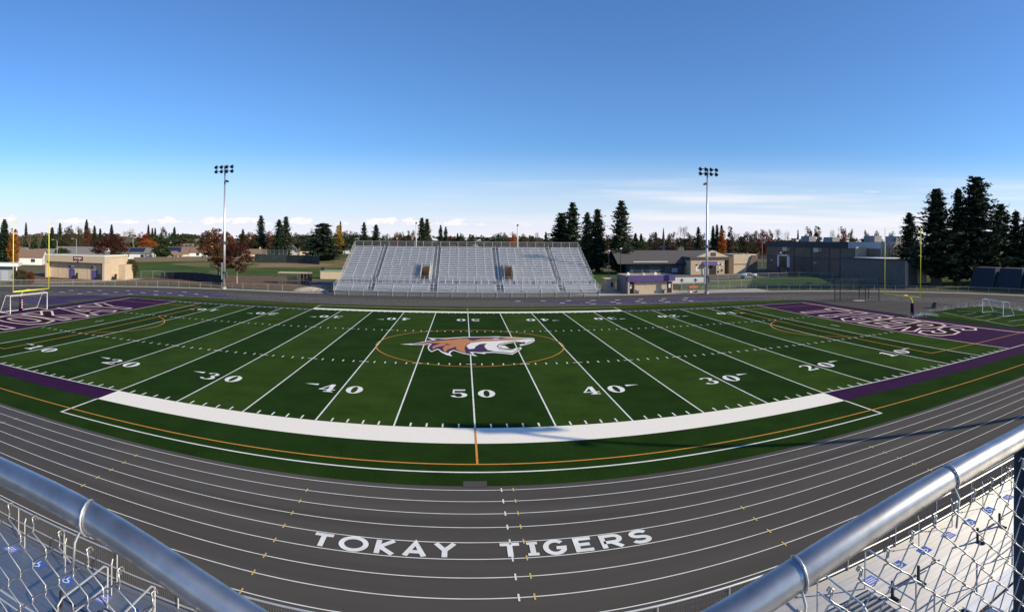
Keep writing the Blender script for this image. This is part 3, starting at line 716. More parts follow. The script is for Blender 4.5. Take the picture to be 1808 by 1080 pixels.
# upper guard rail and handrails standing on the deck
for xa, xb in ((-33, -13.4), (-11.6, -9.0), (9.2, 12.5), (14.4, 33)):
    b = MB(); rail(b, (xa, -3.40, 1.2), (xb, -3.40, 1.2), 1.15, 1.75, .026, (.95, .5)); b.build('guard_rail', M['rail_paint'], ns)
for x in [-17.6, -16.0, -14.2, -12.5, -10.9, -9.3, 11.9, 13.5, 15.2, 17.0, 18.8, 20.6]:
    b = MB(); b.tube([(x, -.35, 1.2), (x, -.35, 2.0), (x, -.30, 2.12)], .02, 6); b.build('rail_stub', M['rail_paint'], ns)
for x in [9.6, 10.6, 13.3, 14.5, 17.9, 19.2, -8.8, -10.0, -13.4, -14.6, -18]:
    b = MB(); b.box(x - .025, x + .025, -1.60, -1.52, 1.2, 1.62); b.box(x - .025, x + .025, -1.85, -1.605, 1.205, 1.25)
    b.bar((x, -1.56, 1.45), (x + .9, -1.56, 1.41), .03, .03); b.build('seat_bracket', M['black'], ns)
# painted wheelchair squares and companion squares, alternating in pairs
xs = [9.65, 10.75, 11.85, 13.0, 14.1, 15.2, 16.4, 17.5, -8.3, -9.4, -10.6, -11.7, -12.8, -14.0, -15.1]
for i, x in enumerate(xs):
    b = MB(); b.quad((x - .19, -.80, 1.204), (x + .19, -.80, 1.204), (x + .19, -.44, 1.204), (x - .19, -.44, 1.204))
    wheel = i % 3 != 0
    mk = b.build('wheelchair_marking' if wheel else 'companion_marking', M['sign_blue'] if wheel else M['sign_violet'], ns)
    b = MB()
    if wheel:
        b.ribbon([(x - .01 + .085 * math.cos(math.radians(a)), -.655 + .085 * math.sin(math.radians(a))) for a in range(150, 400, 20)], .03, 1.208)
        b.ribbon([(x - .03, -.50), (x - .03, -.60), (x + .06, -.61), (x + .10, -.70)], .035, 1.209)
        b.ribbon([(x - .045, -.47), (x - .015, -.47)], .03, 1.2085)
    else:
        for yy in (-.56, -.64, -.72): b.ribbon([(x - .14, yy), (x + .14, yy)], .03, 1.208)
    b.build('marking_symbol', M['white'], mk)
# rows behind the deck, interrupted by two stair wells
for k in range(5):
    for xa, xb in ((-33, -12.9), (-11.9, -9.2), (-7.6, 7.6), (9.4, 12.6), (13.7, 33)):
        b = MB()
        y = -3.75 - .8 * k; z = 1.75 + .36 * k
        b.box(xa, xb, y - .78, y, z - .05, z); b.box(xa, xb, y - .02, y + .0, z - .42, z - .05)
        for u in (.02, .15, .28): b.box(xa, xb, y - .62 + u - .11, y - .62 + u, z + .38, z + .42)
        n = int((xb - xa) / 1.8) + 1
        for i in range(n): b.box(xa + .2 + i * 1.8, xa + .26 + i * 1.8, y - .6, y - .4, z, z + .38)
        b.build('bench_row', M['alu'], ns)
M['well_shade'] = mat('blue_black_shade', (.02, .03, .055), .7)
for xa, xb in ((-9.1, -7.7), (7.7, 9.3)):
    b = MB(); b.box(xa, xb, -2.6, -.9, 1.21, 1.225); b.build('stair_well_shade', M['well_shade'], ns)  # flat dark sheet on the deck: shade of the stair opening as colour
for xa, xb in ((-9.1, -7.7), (7.7, 9.3)):
    b = MB()
    for x in (xa, xb):
        b.tube([(x, -2.7, 1.2), (x, -2.7, 2.2), (x, -2.55, 2.3), (x, -.95, 2.3), (x, -.8, 2.2), (x, -.8, 1.2)], .025, 6); b.tube([(x, -2.7, 1.75), (x, -.8, 1.75)], .02, 6)
    for i in range(9): b.box(xa + .05, xb - .05, -2.5 + i * .18, -2.5 + i * .18 + .05, 1.228, 1.26)
    b.build('well_handrail', M['rail_paint'], ns)
# ---- viewing platform rail right in front of the viewer
_PX = [-2.0, -.78, -.60, -.50, -.378, -.25, 0, .30, .48, .64, .84, 1.13, 2.2]
_PH = [.440, .4475, .451, .462, .503, .550, .62, .565, .517, .487, .466, .460, .450]
def RZ(x):                                     # the old pipe sags a little in the middle
    t = x - CAM[0]
    if t <= _PX[0]: return CAM[2] - _PH[0]
    for a, c, p, q in zip(_PX, _PX[1:], _PH, _PH[1:]):
        if t <= c: u = (t - a) / (c - a); return CAM[2] - (p + (q - p) * u)
    return CAM[2] - _PH[-1]
_RZ0 = RZ
RZ = lambda x: sum(_RZ0(x + .03 * k) for k in range(-5, 6)) / 11
RY = CAM[1] + .72
pf = empty('platform_fence', (0, RY, 0), 0, 'chain-link fence with thick galvanised top rail right in the foreground', 'fence')
b = MB(); xs_ = [-2.6 + i * .05 for i in range(94)]
b.tube([(x, 0, RZ(x)) for x in xs_], .0245, 28)
M['pipe'] = mat('galvanised_pipe', (.47, .47, .47), .38, .95, var=.22, scale=22, detail=8, bump=.06, bscale=90)
b.build('top_rail', M['pipe'], pf, smooth=True)
for x in (-1.310, -.255, -.05, .20, .497 - .747 + .0 + 0, .075 + 0, ):
    pass
for x in (-1.31, -.80, -.253, .107, .62):        # wire ties round the pipe
    z = RZ(x); b = MB(); P = []
    for i in range(15):
        a = math.radians(-70 + i * 320 / 14); P.append((x + .010 * (i - 7) / 14, -.0275 * math.sin(a) - .0, z + .0275 * math.cos(a)))
    P = [(x - .012, -.030, z - .085)] + [(x - .006, -.032, z - .03)] + P[2:-3] + [(x + .006, .020, z - .03)]
    b.tube(P, .0023, 7); b.build('rail_tie', M['galv'], pf, smooth=True)
# woven wires: each wire is a zigzag hooked into its neighbour
def woven():
    b = MB(); wv = .030; hz = .031; x0 = -2.55; nW = int(4.7 / wv); zt = .050; rnd = random.Random(5)
    for i in range(nW):
        xa = x0 + i * wv; top = RZ(xa) - zt; P = []; nz = 30
        jit = rnd.uniform(-.0018, .0018)
        for k in range(nz):
            side = (k + i) % 2
            x = xa + (wv * 1.06 if side else -wv * .06); z = top - k * hz + rnd.uniform(-.0012, .0012) + jit
            yy = .0032 if (side == 1) else -.0032
            y = -.030
            # a short bend at every crossing so that wires hook round each other
            P.append((x - (.0035 if side else -.0035), y + yy * .3, z + .005)); P.append((x, y - yy, z)); P.append((x - (.0035 if side else -.0035), y + yy * 1.2, z - .005))
        if i % 2 == 1: pass
        # knuckled top end
        s0 = P[0]; kx = s0[0] + (.004 if i % 2 else -.004)
        P = [(kx, s0[1] + .008, top + .012), (kx, s0[1] + .003, top + .020), (s0[0], s0[1] - .004, top + .018)] + P
        b.tube(P, .00155, 5, cap=False)
    return b
M['wire'] = mat('zinc_wire', (.50, .50, .48), .42, .85, var=.25, scale=30)
woven().build('woven_wire', M['wire'], pf, smooth=True)
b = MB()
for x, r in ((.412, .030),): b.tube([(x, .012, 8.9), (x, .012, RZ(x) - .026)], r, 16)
b.build('fence_post', mat('dark_shaded_post', (.025, .030, .045), .6, .1), pf, smooth=True)  # post seen from its shaded side; that shade is in the near-black colour
b = MB(); b.box(-6, 6, -6, .14, 8.78, 8.90); b.build('platform_edge', M['alu_deck'], pf)
# ------------------------------------------------------------------ buildings
M['tan_wall'] = mat('tan_stucco', (.52, .41, .29), .9, var=.07, scale=1.5, detail=8)
M['tan_fascia'] = mat('tan_fascia', (.46, .38, .28), .85, var=.06)
M['cream_wall'] = mat('cream_stucco', (.66, .54, .38), .9, var=.06, scale=1)
M['purple_paint'] = mat('purple_paint', (.085, .055, .20), .6, var=.08)
M['navy_paint'] = mat('navy_fascia', (.014, .014, .032), .6, var=.1)
M['grey_block'] = mat('grey_block_wall', (.185, .135, .098), .9, var=.16, scale=.8, detail=8)
M['dark_roof'] = mat('dark_shingle_roof', (.085, .08, .078), .95, var=.18, scale=3, detail=8)
M['flat_roof'] = mat('gravel_flat_roof', (.36, .29, .23), .95, var=.15, scale=1, detail=8)
M['white_paint'] = mat('white_paint', (.78, .76, .72), .7, var=.05)
M['glass_dark'] = mat('dark_window_glass', (.03, .05, .07), .15, 0, var=.1)
M['sign_maroon'] = mat('maroon_sign', (.12, .015, .03), .6, var=.05)
M['brown_roof'] = mat('brown_shingle_roof', (.20, .13, .09), .95, var=.2, scale=3, detail=8)
M['grey_roof'] = mat('grey_shingle_roof', (.17, .16, .155), .95, var=.18, scale=3, detail=8)
M['solar'] = mat('solar_panels', (.015, .025, .06), .25, var=.1)
M['wood_fence'] = mat('weathered_wood_fence', (.11, .085, .066), .95, var=.25, scale=4, detail=6, sx=(3, 3, .2))
M['green_tarp'] = mat('dark_windscreen', (.012, .020, .028), .85, var=.3, scale=.6)
M['yellow'] = mat('goal_yellow', (.80, .74, .05), .45, var=.04)
M['hvac'] = mat('light_grey_sheet_metal', (.40, .41, .42), .6, .3, var=.08)
M['roof_unit'] = mat('grey_roof_unit', (.27, .27, .26), .7, .1, var=.12, scale=1.5)
M['orange_red'] = mat('orange_red_paint', (.55, .10, .04), .6, var=.08)
M['tank_white'] = mat('white_plastic', (.75, .75, .73), .5, var=.04)

def gable(mb, x0, x1, y0, y1, z0, z1, over=.4, th=.12):
    # two slopes, ridge along x
    ym = (y0 + y1) / 2; sl = (z1 - z0) / (ym - y0)
    for s in (1, -1):
        ya, yb = (y0 - over, ym) if s > 0 else (y1 + over, ym); za = z0 - over * sl
        mb.add([(x0 - over, ya, za), (x1 + over, ya, za), (x1 + over, yb, z1), (x0 - over, yb, z1),
                (x0 - over, ya, za - th), (x1 + over, ya, za - th), (x1 + over, yb, z1 - th), (x0 - over, yb, z1 - th)],
               [(0, 1, 2, 3), (7, 6, 5, 4), (0, 4, 5, 1), (2, 6, 7, 3), (1, 5, 6, 2), (3, 7, 4, 0)] if s > 0 else [(3, 2, 1, 0), (4, 5, 6, 7), (1, 5, 4, 0), (3, 7, 6, 2), (2, 6, 5, 1), (0, 4, 7, 3)])
def gable_wall(mb, x0, x1, y0, y1, z0, z1):
    ym = (y0 + y1) / 2; mb.box(x0, x1, y0, y1, 0, z0 - .02)
    for x in (x0 + .02, x1 - .02): mb.add([(x - .02, y0, z0 - .02), (x - .02, y1, z0 - .02), (x - .02, ym, z1 - .15), (x + .02, y0, z0 - .02), (x + .02, y1, z0 - .02), (x + .02, ym, z1 - .15)], [(0, 2, 1), (3, 4, 5), (0, 1, 4, 3), (1, 2, 5, 4), (2, 0, 3, 5)])

# ---- field house on the left
fh = empty('field_house', (-98.5, 74.2, 0), math.radians(4), 'tan flat-roofed field house with purple doors behind the left bend', 'building')
b = MB(); W_, D_, H_ = 18.1, 11.0, 5.9
b.box(0, W_, 1.6, D_, 0, 5.3); b.box(0, .45, 0, 1.598, 0, 4.15); b.box(W_ - .6, W_, 0, 1.598, 0, 4.15)
b.box(W_ + .005, W_ + 1.9, D_ - 4.5, D_ - .5, 0, 3.6)
b.build('wall', M['tan_wall'], fh)
b = MB(); b.box(-.05, W_ + .05, -.05, 1.9, 4.16, H_); b.box(-.05, W_ + .05, 1.902, D_ + .05, 5.305, H_); b.build('fascia', M['tan_fascia'], fh)
b = MB(); b.box(.1, W_ - .1, .1, D_ - .1, H_ + .002, H_ + .03); rf = b.build('roof', M['flat_roof'], fh)
b = MB(); b.box(-.08, W_ + .08, -.08, 0.02, H_ - .12, H_ + .1); b.box(W_ - .02, W_ + .08, .025, D_, H_ - .12, H_ + .1); b.build('roof_edge', M['white_paint'], rf)
def door(parent, x, wd, y=1.55, h=2.35, m='purple_paint', z=0):
    b = MB(); b.box(x - wd / 2, x + wd / 2, y, y + .06, z + .03, z + h); d = b.build('door', M[m], parent)
    b = MB(); b.box(x - wd / 2 - .1, x - wd / 2 - .002, y - .03, y + .06, z, z + h + .1); b.box(x + wd / 2 + .002, x + wd / 2 + .1, y - .03, y + .06, z, z + h + .1); b.box(x - wd / 2 - .1, x + wd / 2 + .1, y - .03, y + .06, z + h + .003, z + h + .1)
    b.build('door_frame', M['tan_fascia'], d)
    b = MB(); b.box(x - .015, x + .015, y - .01, y - .002, z + .05, z + h - .02); b.box(x + .12, x + .2, y - .06, y - .002, z + 1.0, z + 1.2); b.build('handle', M['galv'], d)
for x in (7.4, 14.2): door(fh, x, 1.9)
for x in (7.6, 14.4):
    b = MB(); b.box(x - .9, x - .35, 1.2, 1.59, 2.75, 3.15); l_ = b.build('wall_lamp', M['black'], fh)
    b = MB(); b.box(x - .3, x + .5, 1.25, 1.59, 2.85, 3.3); b.build('lamp_hood', M['white_paint'], l_)
b = MB()
for x in (3.2, 6.0, 9.4, 12.3, 16.2): b.box(x - .06, x + .06, 1.52, 1.59, 0, 4.1)
b.parts('wall_pilaster', M['tan_fascia'], fh)
b = MB(); b.box(9.0, 11.9, -.12, -.055, 4.55, 5.6); sg = b.build('sign', M['sign_maroon'], fh)
b = MB(); rnd = random.Random(3)
for xa, xb, za, zb in ((9.35, 10.15, 5.05, 5.35), (10.35, 11.6, 5.0, 5.35), (9.7, 9.85, 4.65, 4.8), (10.8, 11.1, 4.65, 4.85)):
    x = xa
    while x < xb - .08: b.box(x, x + .07, -.14, -.121, za, zb); b.box(x + .071, x + .12, -.14, -.121, za + rnd.choice((0, .12, .22)) * (zb - za) / .35, za + .07 + rnd.choice((0, .12, .22)) * (zb - za) / .35); x += .17
b.build('sign_lettering', M['white_paint'], sg)
b = MB(); b.box(10.3, 10.6, -.35, -.06, 4.0, 4.4); b.build('speaker', M['black'], fh)
# side door on the right wall
b = MB(); b.box(W_ + .004, W_ + .06, 6.7, 7.7, 0, 2.3); sd = b.build('door', M['black'], fh, label='open dark side doorway')
b = MB(); b.box(W_ + .06, W_ + .12, 7.75, 8.9, 0, 2.35); b.build('door_leaf', M['purple_paint'], sd)
for i, (x, y, lab) in enumerate(((9.3, .6, 'black equipment cart between the two purple doors of the field house'), (16.1, .3, 'black bin at the right front corner of the field house'), (19.0, 3.2, 'black drinking fountain stand by the bright side wall'))):
    c = empty('equipment_cart', (0, 0, 0), 0, lab, 'cart'); c.matrix_world = fh.matrix_basis @ Matrix.Translation((x, y, 0))
    b = MB(); b.box(-.5, .45, -.3, .3, .25, .8); b.box(.1, .5, -.25, .25, .81, 1.5); b.build('cart_body', M['black'], c)
    for xx in (-.35, .32):
        b = MB(); b.tube([(xx, -.34, .14), (xx, .34, .14)], .13, 8); b.build('wheel', M['dark_steel'], c)

# ---- small open shed further left
sh = empty('snack_shed', (-101.5, 54.5, 0), math.radians(37), 'small grey shed with flat white roof at the left edge', 'building')
b = MB(); b.box(-1, 8, 0, 5, 0, 3.3); b.build('wall', mat('blue_grey_wall', (.22, .26, .31), .8, var=.1), sh)
b = MB(); b.box(-2, 9.6, -1.6, 5.6, 3.5, 4.1); b.build('roof', M['white_paint'], sh)
for x in (1.2, 3.6, 6.2):
    b = MB(); b.box(x - .8, x + .8, -.06, -.003, .05, 2.4); b.build('door', M['galv'] if x > 2 else M['dark_steel'], sh)
for x in (-1.7, 9.2):
    b = MB(); b.box(x - .1, x + .1, -1.4, -1.2, 0, 3.498); b.build('post', M['white_paint'], sh)

# ---- purple and tan snack building right of the far stand
cb = empty('concession_building', (31.3, 74.0, 0), 0, 'tan concession building with purple fascia right of the far stand', 'building')
b = MB(); b.box(0, 9.8, .9, 7.5, 0, 2.9); b.box(0, .3, 0, .898, 0, 2.45); b.box(1.5, 8.3, .5, .898, 0, 2.45); b.build('wall', M['tan_wall'], cb)
b = MB(); b.box(-.1, 9.9, -.15, .4, 2.46, 3.62); b.build('fascia', M['purple_paint'], cb)
b = MB(); b.box(-.16, -.005, .9, 7.5, 0, 3.55); b.build('side_cladding', mat('shaded_ribbed_cladding', (.19, .16, .17), .8, var=.2, scale=2, sx=(1, 6, .1)), cb)  # this side gets no sun; its shade is put into the grey
b = MB(); b.box(0, 9.8, .405, 7.6, 3.2, 3.4); b.box(0, 9.8, 7.605, 7.8, 3.2, 3.62); b.box(9.805, 9.95, .41, 7.6, 2.95, 3.62); rf = b.build('roof', M['flat_roof'], cb)
for x, y, m in ((1.6, 5.5, 'white_paint'), (4.2, 3.2, 'cream_wall'), (7.4, 5.0, 'white_paint')):
    b = MB(); b.box(x - .35, x + .35, y - .3, y + .3, 3.402, 3.75); b.sphere((x, y, 3.8), .3, 8, 5, .6); b.build('roof_vent', M[m], rf)
for x in (.85, 9.05):
    b = MB(); b.box(x - .5, x + .5, .84, .897, 0, 2.3); d = b.build('door', M['black'], cb)
    b = MB(); b.box(x - .2, x + .22, .80, .838, 1.0, 1.8); b.build('door_notice', M['white_paint'], d)
for x, lab in ((2.2, 'small dark drinking fountain at left end of the tan concession wall'), (7.6, 'small dark drinking fountain at right end of the tan concession wall')):
    f_ = empty('drinking_fountain', (31.3 + x, 74.1, 0), 0, lab, 'fountain'); b = MB(); b.box(-.4, .4, 0, .38, .55, .85); b.build('basin', M['galv'], f_)
    b = MB(); b.bar((-.3, .2, .5), (.1, .2, 0), .1); b.box(-.1, .1, .1, .3, 0, .548); b.build('pedestal', M['dark_steel'], f_)
# little ticket hut
tk_ = empty('ticket_hut', (28.3, 80.5, 0), 0, 'small tan hut between the far stand and the concession building', 'building')
b = MB(); b.box(0, 2.1, 0, 2.4, 0, 2.5); b.build('wall', M['tan_wall'], tk_); b = MB(); b.box(-.2, 2.3, -.3, 2.6, 2.5, 2.72); b.build('roof', M['tan_fascia'], tk_)
b = MB(); b.box(1.2, 1.7, -.05, -.003, .9, 1.9); b.build('window', M['glass_dark'], tk_)

# ---- long low school building with dark roof
lb = empty('classroom_building', (47.5, 131, 0), 0, 'long low school building with dark shingle roof beyond the concession building', 'building')
b = MB(); b.box(2.5, 20.5, 2.5, 14, 0, 3.4); b.build('wall', mat('blue_grey_glazed_wall', (.06, .085, .12), .5, var=.2, scale=.4), lb)
b = MB(); gable(b, -1.0, 34, 1.8, 15.8, 3.9, 7.4, .9); b.build('roof', M['dark_roof'], lb)
b = MB(); b.box(2.4, 20.6, 1.6, 2.4, 3.0, 3.85); b.build('fascia', M['navy_paint'], lb)
b = MB(); b.box(3.2, 14.5, 1.5, 1.595, 3.9, 4.12); b.build('canopy_edge', M['white_paint'], lb)
for x, wd in ((5.0, 2.2), (8.0, 1.6), (13.2, 1.3), (17.2, 2.6)):
    b = MB(); b.box(x - wd / 2, x + wd / 2, 2.4, 2.49, .5 if wd > 1.5 else .02, 2.5); b.build('window', M['glass_dark'] if wd != 1.3 else M['black'], lb)
b = MB(); b.box(16.2, 18.2, 2.34, 2.398, .6, 1.9); b.build('notice_panel', M['hvac'], lb)
tb = empty('team_room', (68.2, 128.6, 0), 0, 'tan gabled team room with purple awning behind the right light mast', 'building')
b = MB(); b.box(0, 11.8, 0, 8, 0, 4.4); b.build('wall', M['tan_wall'], tb)
b = MB(); b.box(-.1, 13.6, .3, 8, 4.41, 5.5); b.build('fascia', M['dark_roof'], tb)
b = MB(); b.add([(2.2, .28, 5.52), (13.6, .28, 5.52), (7.6, .28, 7.6), (2.2, 1.2, 5.52), (13.6, 1.2, 5.52), (7.6, 1.2, 7.6)], [(0, 1, 2), (5, 4, 3), (0, 3, 4, 1), (1, 4, 5, 2), (2, 5, 3, 0)]); gb = b.build('gable', M['cream_wall'], tb)
b = MB(); b.box(7.0, 8.8, .20, .275, 5.8, 6.9); b.build('gable_vent', M['dark_roof'], gb)
b = MB(); b.add([(4.0, -1.0, 2.9), (9.0, -1.0, 2.9), (9.0, -.01, 4.1), (4.0, -.01, 4.1), (4.0, -.9, 2.8), (9.0, -.9, 2.8)], [(0, 1, 2, 3), (0, 4, 5, 1)]); b.build('awning', M['purple_paint'], tb)
b = MB(); b.box(6.4, 8.8, -.06, -.003, .02, 2.7); b.build('doorway', M['black'], tb)
b = MB(); b.box(1.6, 2.7, -.06, -.003, 1.0, 2.6); b.build('poster', M['white_paint'], tb); b = MB(); b.sphere((2.1, -.1, 3.1), .22, 8, 5); b.build('wall_lamp', M['black'], tb)
for x, z, m in ((9.6, 3.4, 'white_paint'), (10.3, 3.2, 'purple_paint'), (10.9, 3.1, 'white_paint'), (9.9, 2.0, 'white_paint'), (10.8, 1.2, 'black'), (9.5, .8, 'black')):
    b = MB(); b.box(x - .28, x + .28, -.08, -.003, z - .3, z + .3); b.build('wall_plaque', M[m], tb)
b = MB(); b.add([(4.1, -.2, 0), (5.6, -.2, 0), (5.6, -.2, 1.4), (4.0, -.2, 1.9), (4.1, -.1, 0), (5.6, -.1, 0), (5.6, -.1, 1.4), (4.0, -.1, 1.9)], [(0, 1, 2, 3), (7, 6, 5, 4), (0, 4, 5, 1), (1, 5, 6, 2), (2, 6, 7, 3), (3, 7, 4, 0)]); b.build('white_panel', M['white_paint'], tb)
wb = empty('weight_room', (82.4, 130.5, 0), 0, 'cream block building with slanted buttress left of the gymnasium', 'building')
b = MB(); b.box(1.8, 10.5, 0, 9, 0, 6.3); b.build('wall', M['cream_wall'], wb); b = MB(); b.box(0, 1.795, -.2, 8, 0, 5.6); b.build('side_wall', M['grey_block'], wb)
b = MB(); b.box(1.8, 8.5, -.08, -.003, 2.9, 3.1); b.build('band', M['dark_roof'], wb)
b = MB(); b.add([(6.2, -.5, 0), (10.6, -.5, 0), (10.6, -.5, 5.9), (8.6, -.5, 5.9), (6.2, -.05, 0), (10.6, -.05, 0), (10.6, -.05, 5.9), (8.6, -.05, 5.9)], [(0, 1, 2, 3), (7, 6, 5, 4), (0, 4, 5, 1), (1, 5, 6, 2), (2, 6, 7, 3), (3, 7, 4, 0)]); b.build('buttress', M['grey_block'], wb)
for x in (3.2, 4.6, 5.6, 7.4):
    b = MB(); b.box(x - .35, x + .35, 1, 1.8, 6.31, 6.75); b.build('roof_vent', M['dark_steel'], wb)

# ---- gymnasium
gy = empty('gymnasium', (105, 83, 0), 0, 'big grey gymnasium with navy roof band behind the right light mast', 'building')
b = MB(); b.box(0, 45, 0, 61, 0, 8.7); b.build('wall', M['grey_block'], gy)
b = MB(); b.box(-.25, 45.2, 14.0, 61.2, 8.71, 10.6); b.build('roof_band', M['navy_paint'], gy)
b = MB(); b.box(-.25, 45.2, -.25, 13.99, 8.71, 10.55); b.build('end_band', mat('pale_lilac_band', (.46, .44, .48), .7), gy)
b = MB(); b.box(.05, 45, -.12, -.004, 5.0, 8.7); b.build('end_wall', M['cream_wall'], gy)
b = MB()
for i in range(12): b.box(.6 + i * 2.4, .72 + i * 2.4, -.2, -.122, 5.0, 8.7)
b.parts('wall_fin', M['dark_steel'], gy)
for y in (27.5, 45.8):
    b = MB(); b.box(-1.3, -.02, y, y + 2.6, 7.3, 8.6); b.build('wall_box', M['cream_wall'], gy)
b = MB(); b.box(-.12, -.004, 0, 61, 5.15, 5.45); b.build('wall_band', M['dark_steel'], gy)
b = MB(); b.box(-7.8, -.01, -17.4, 8, 0, 6.0); lw = b.build('lower_wing', mat('dark_grey_block', (.15, .125, .11), .9, var=.14, scale=.8), gy)
b = MB(); b.box(-8.1, -.01, -17.6, 8.1, 6.01, 6.3); b.build('wing_roof', M['dark_roof'], lw); b = MB(); b.box(-8.0, -.02, -14, 2, 6.302, 6.42); b.build('roof_edge', M['white_paint'], lw)
b = MB(); b.box(-7.8, -6.9, -17.52, -17.405, 0, 5.9); b.box(-3.4, -.2, -17.52, -17.405, .2, 5.9); b.parts('wing_end_wall', M['cream_wall'], lw)
b = MB(); b.box(-3.8, -.02, 6.0, 6.4, 6.31, 9.2); b.build('stair_block', M['cream_wall'], gy)
for y, h in ((3, 1.7), (12.5, 1.9), (33.5, 1.5), (47, 1.9), (20, .5), (26, .5), (40, .6), (55, .6)):
    b = MB(); b.box(9, 12 if h > 1 else 10, y, y + (5 if h > 1 else .8), 10.62, 10.62 + h); b.build('rooftop_unit' if h > 1 else 'roof_vent', M['roof_unit'] if h > 1 else M['white_paint'], gy)
for y in (12.5, 38.0, 53.5):
    b = MB(); b.box(-.09, -.004, y - .9, y + .9, .02, 2.4); d_ = b.build('door', M['dark_steel'], gy)
    b = MB(); b.box(-.14, -.095, y - .03, y + .03, .05, 2.35); b.build('handle', M['galv'], d_)
for y in (18.0, 23.5, 33.0, 43.0, 49.0):
    b = MB(); b.tube([(-.12, y, .1), (-.12, y, 8.6)], .09, 6); b.build('downpipe', M['dark_roof'], gy)
for y in (9.5, 30.5, 57.0):
    b = MB(); b.box(-.5, -.01, y - .3, y + .3, 3.6, 4.0); b.build('wall_lamp', M['white_paint'], gy)
sb = empty('scoreboard', (97.5, 121, 0), math.radians(-90), 'dark scoreboard with white side panels on posts before the gymnasium wall', 'scoreboard')
b = MB(); b.box(-2.4, 2.4, -.2, .2, 2.2, 5.9); b.build('panel', M['black'], sb)
b = MB(); b.box(-3.4, -2.42, -.25, .2, 2.4, 6.2); b.box(2.42, 3.4, -.25, .2, 2.4, 6.2); b.box(-3.4, 3.4, -.25, .2, 5.92, 6.35); b.build('frame', M['white_paint'], sb)
for x in (-2.5, 2.5):
    b = MB(); b.box(x - .15, x + .15, -.12, .12, 0, 2.19); b.build('post', M['black'], sb)

# ---- dark fabric covered bays at the far right
for i, y in enumerate((50.2, 43.2, 36.2, 29.0)):
    bb = empty('shade_structure', (103.2 + i * .5, y, 0), math.radians(-93), 'dark blue fabric covered bay, %s of the row at the far right' % ('leftmost', 'second from left', 'third from left', 'rightmost')[i], 'shade structure', 'dark covered bays at the far right')
    b = MB(); b.add([(0, 0, 0), (6.9, 0, 0), (6.9, 1.2, 4.7), (.7, 1.2, 4.7), (0, 3.5, 0), (6.9, 3.5, 0), (6.9, 3.4, 4.9), (.7, 3.4, 4.9)], [(0, 1, 2, 3), (7, 6, 5, 4), (0, 3, 7, 4), (1, 5, 6, 2), (3, 2, 6, 7)]); b.build('fabric', mat('dark_blue_fabric', (.022, .026, .042), .8, var=.15), bb)
    b = MB(); b.add([(6.95, 1.25, 4.75), (6.95, 3.4, 5.0), (6.4, 1.0, 3.9), (7.0, 1.1, 3.2)], [(0, 1, 2), (0, 2, 3)]); b.build('end_flap', M['white_paint'], bb); b = MB(); b.bar((.0, -.05, 0), (.7, 1.15, 4.8), .09); b.bar((6.9, -.06, 0), (6.9, 1.14, 4.8), .09); b.parts('frame_bar', M['dark_steel'], bb)

# ---- houses beyond the practice field
def house(px, base_r, wid, dep, hw, hr, rot, roof, label, solar=False, wall='white_paint', chim=False):
    p = AT(px, 440, base_r)
    h = empty('house', (p.x, p.y, 0), rot, label, 'house', 'houses beyond the practice field')
    b = MB(); gable_wall(b, -wid / 2, wid / 2, 0, dep, hw, hr); b.build('wall', M[wall], h)
    b = MB(); gable(b, -wid / 2, wid / 2, 0, dep, hw, hr); rf = b.build('roof', M[roof], h)
    if solar:
        ym = dep / 2; sl = (hr - hw) / ym; b = MB()
        b.add([(-wid * .3, .8, hw + .8 * sl + .08), (wid * .25, .8, hw + .8 * sl + .08), (wid * .25, ym - .5, hr - .5 * sl + .08), (-wid * .3, ym - .5, hr - .5 * sl + .08)], [(0, 1, 2, 3)]); b.build('solar_panel', M['solar'], rf)
    if chim:
        b = MB(); b.box(wid * .2, wid * .2 + .8, dep * .5, dep * .5 + .8, hr - .6, hr + .9); b.build('chimney', M['tan_fascia'], rf)
    for x in (-wid * .3, wid * .22):
        b = MB(); b.box(x - .8, x + .8, -.06, -.003, 1.0, 2.2); wn = b.build('window', M['glass_dark'], h)
        b = MB(); b.box(x - .9, x + .9, -.09, -.062, .85, .98); b.build('sill', M['white_paint'], wn)
    return h
house(128, 232, 27, 12, 3.0, 6.2, .35, 'grey_roof', 'wide house with grey roof showing above the field house')
house(92, 215, 10, 9, 3, 5.6, 1.35, 'grey_roof', 'house with small white gable behind the left goal upright')
house(46, 205, 12, 9, 3, 5.6, .5, 'brown_roof', 'house with pinkish brown roof behind the white shed roof')
house(12, 225, 14, 9, 3.0, 6.0, .3, 'grey_roof', 'grey roofed house at the left edge behind the shed', wall='cream_wall')
house(240, 262, 14, 10, 2.9, 5.4, .25, 'grey_roof', 'house with solar panels on white edged roof right of the field house', True)
house(264, 278, 11, 9, 3, 5.4, .3, 'dark_roof', 'dark roofed house below the orange tree', True)
house(306, 275, 15, 11, 2.6, 5.6, .45, 'brown_roof', 'brown roofed house with solar panels right of the green shrub', True, 'cream_wall')
house(315, 258, 7, 7, 2.2, 4.0, 1.5, 'brown_roof', 'cream gable end in front of the brown roof with solar panels', wall='cream_wall')
house(338, 290, 15, 10, 2.8, 5.4, .35, 'brown_roof', 'brown roofed house with white gable left of the two red maples', wall='white_paint')
house(320, 350, 13, 9, 3.4, 6.4, .2, 'grey_roof', 'distant grey house with white gable above the brown roofs', wall='white_paint')
house(349, 440, 20, 10, 5, 9.2, .1, 'brown_roof', 'distant cream two storey house left of the maples', wall='cream_wall')
house(277, 440, 20, 10, 4.6, 8.2, .1, 'grey_roof', 'distant pale building above the orange tree', wall='cream_wall')
house(448, 268, 12, 8, 3.0, 5.0, .3, 'brown_roof', 'pale tan house right of the dark red maple', wall='cream_wall', chim=True)
house(526, 318, 5, 9, 3.0, 7.4, 1.57, 'dark_roof', 'dark roofed house with bright white gable left of the big cedar')
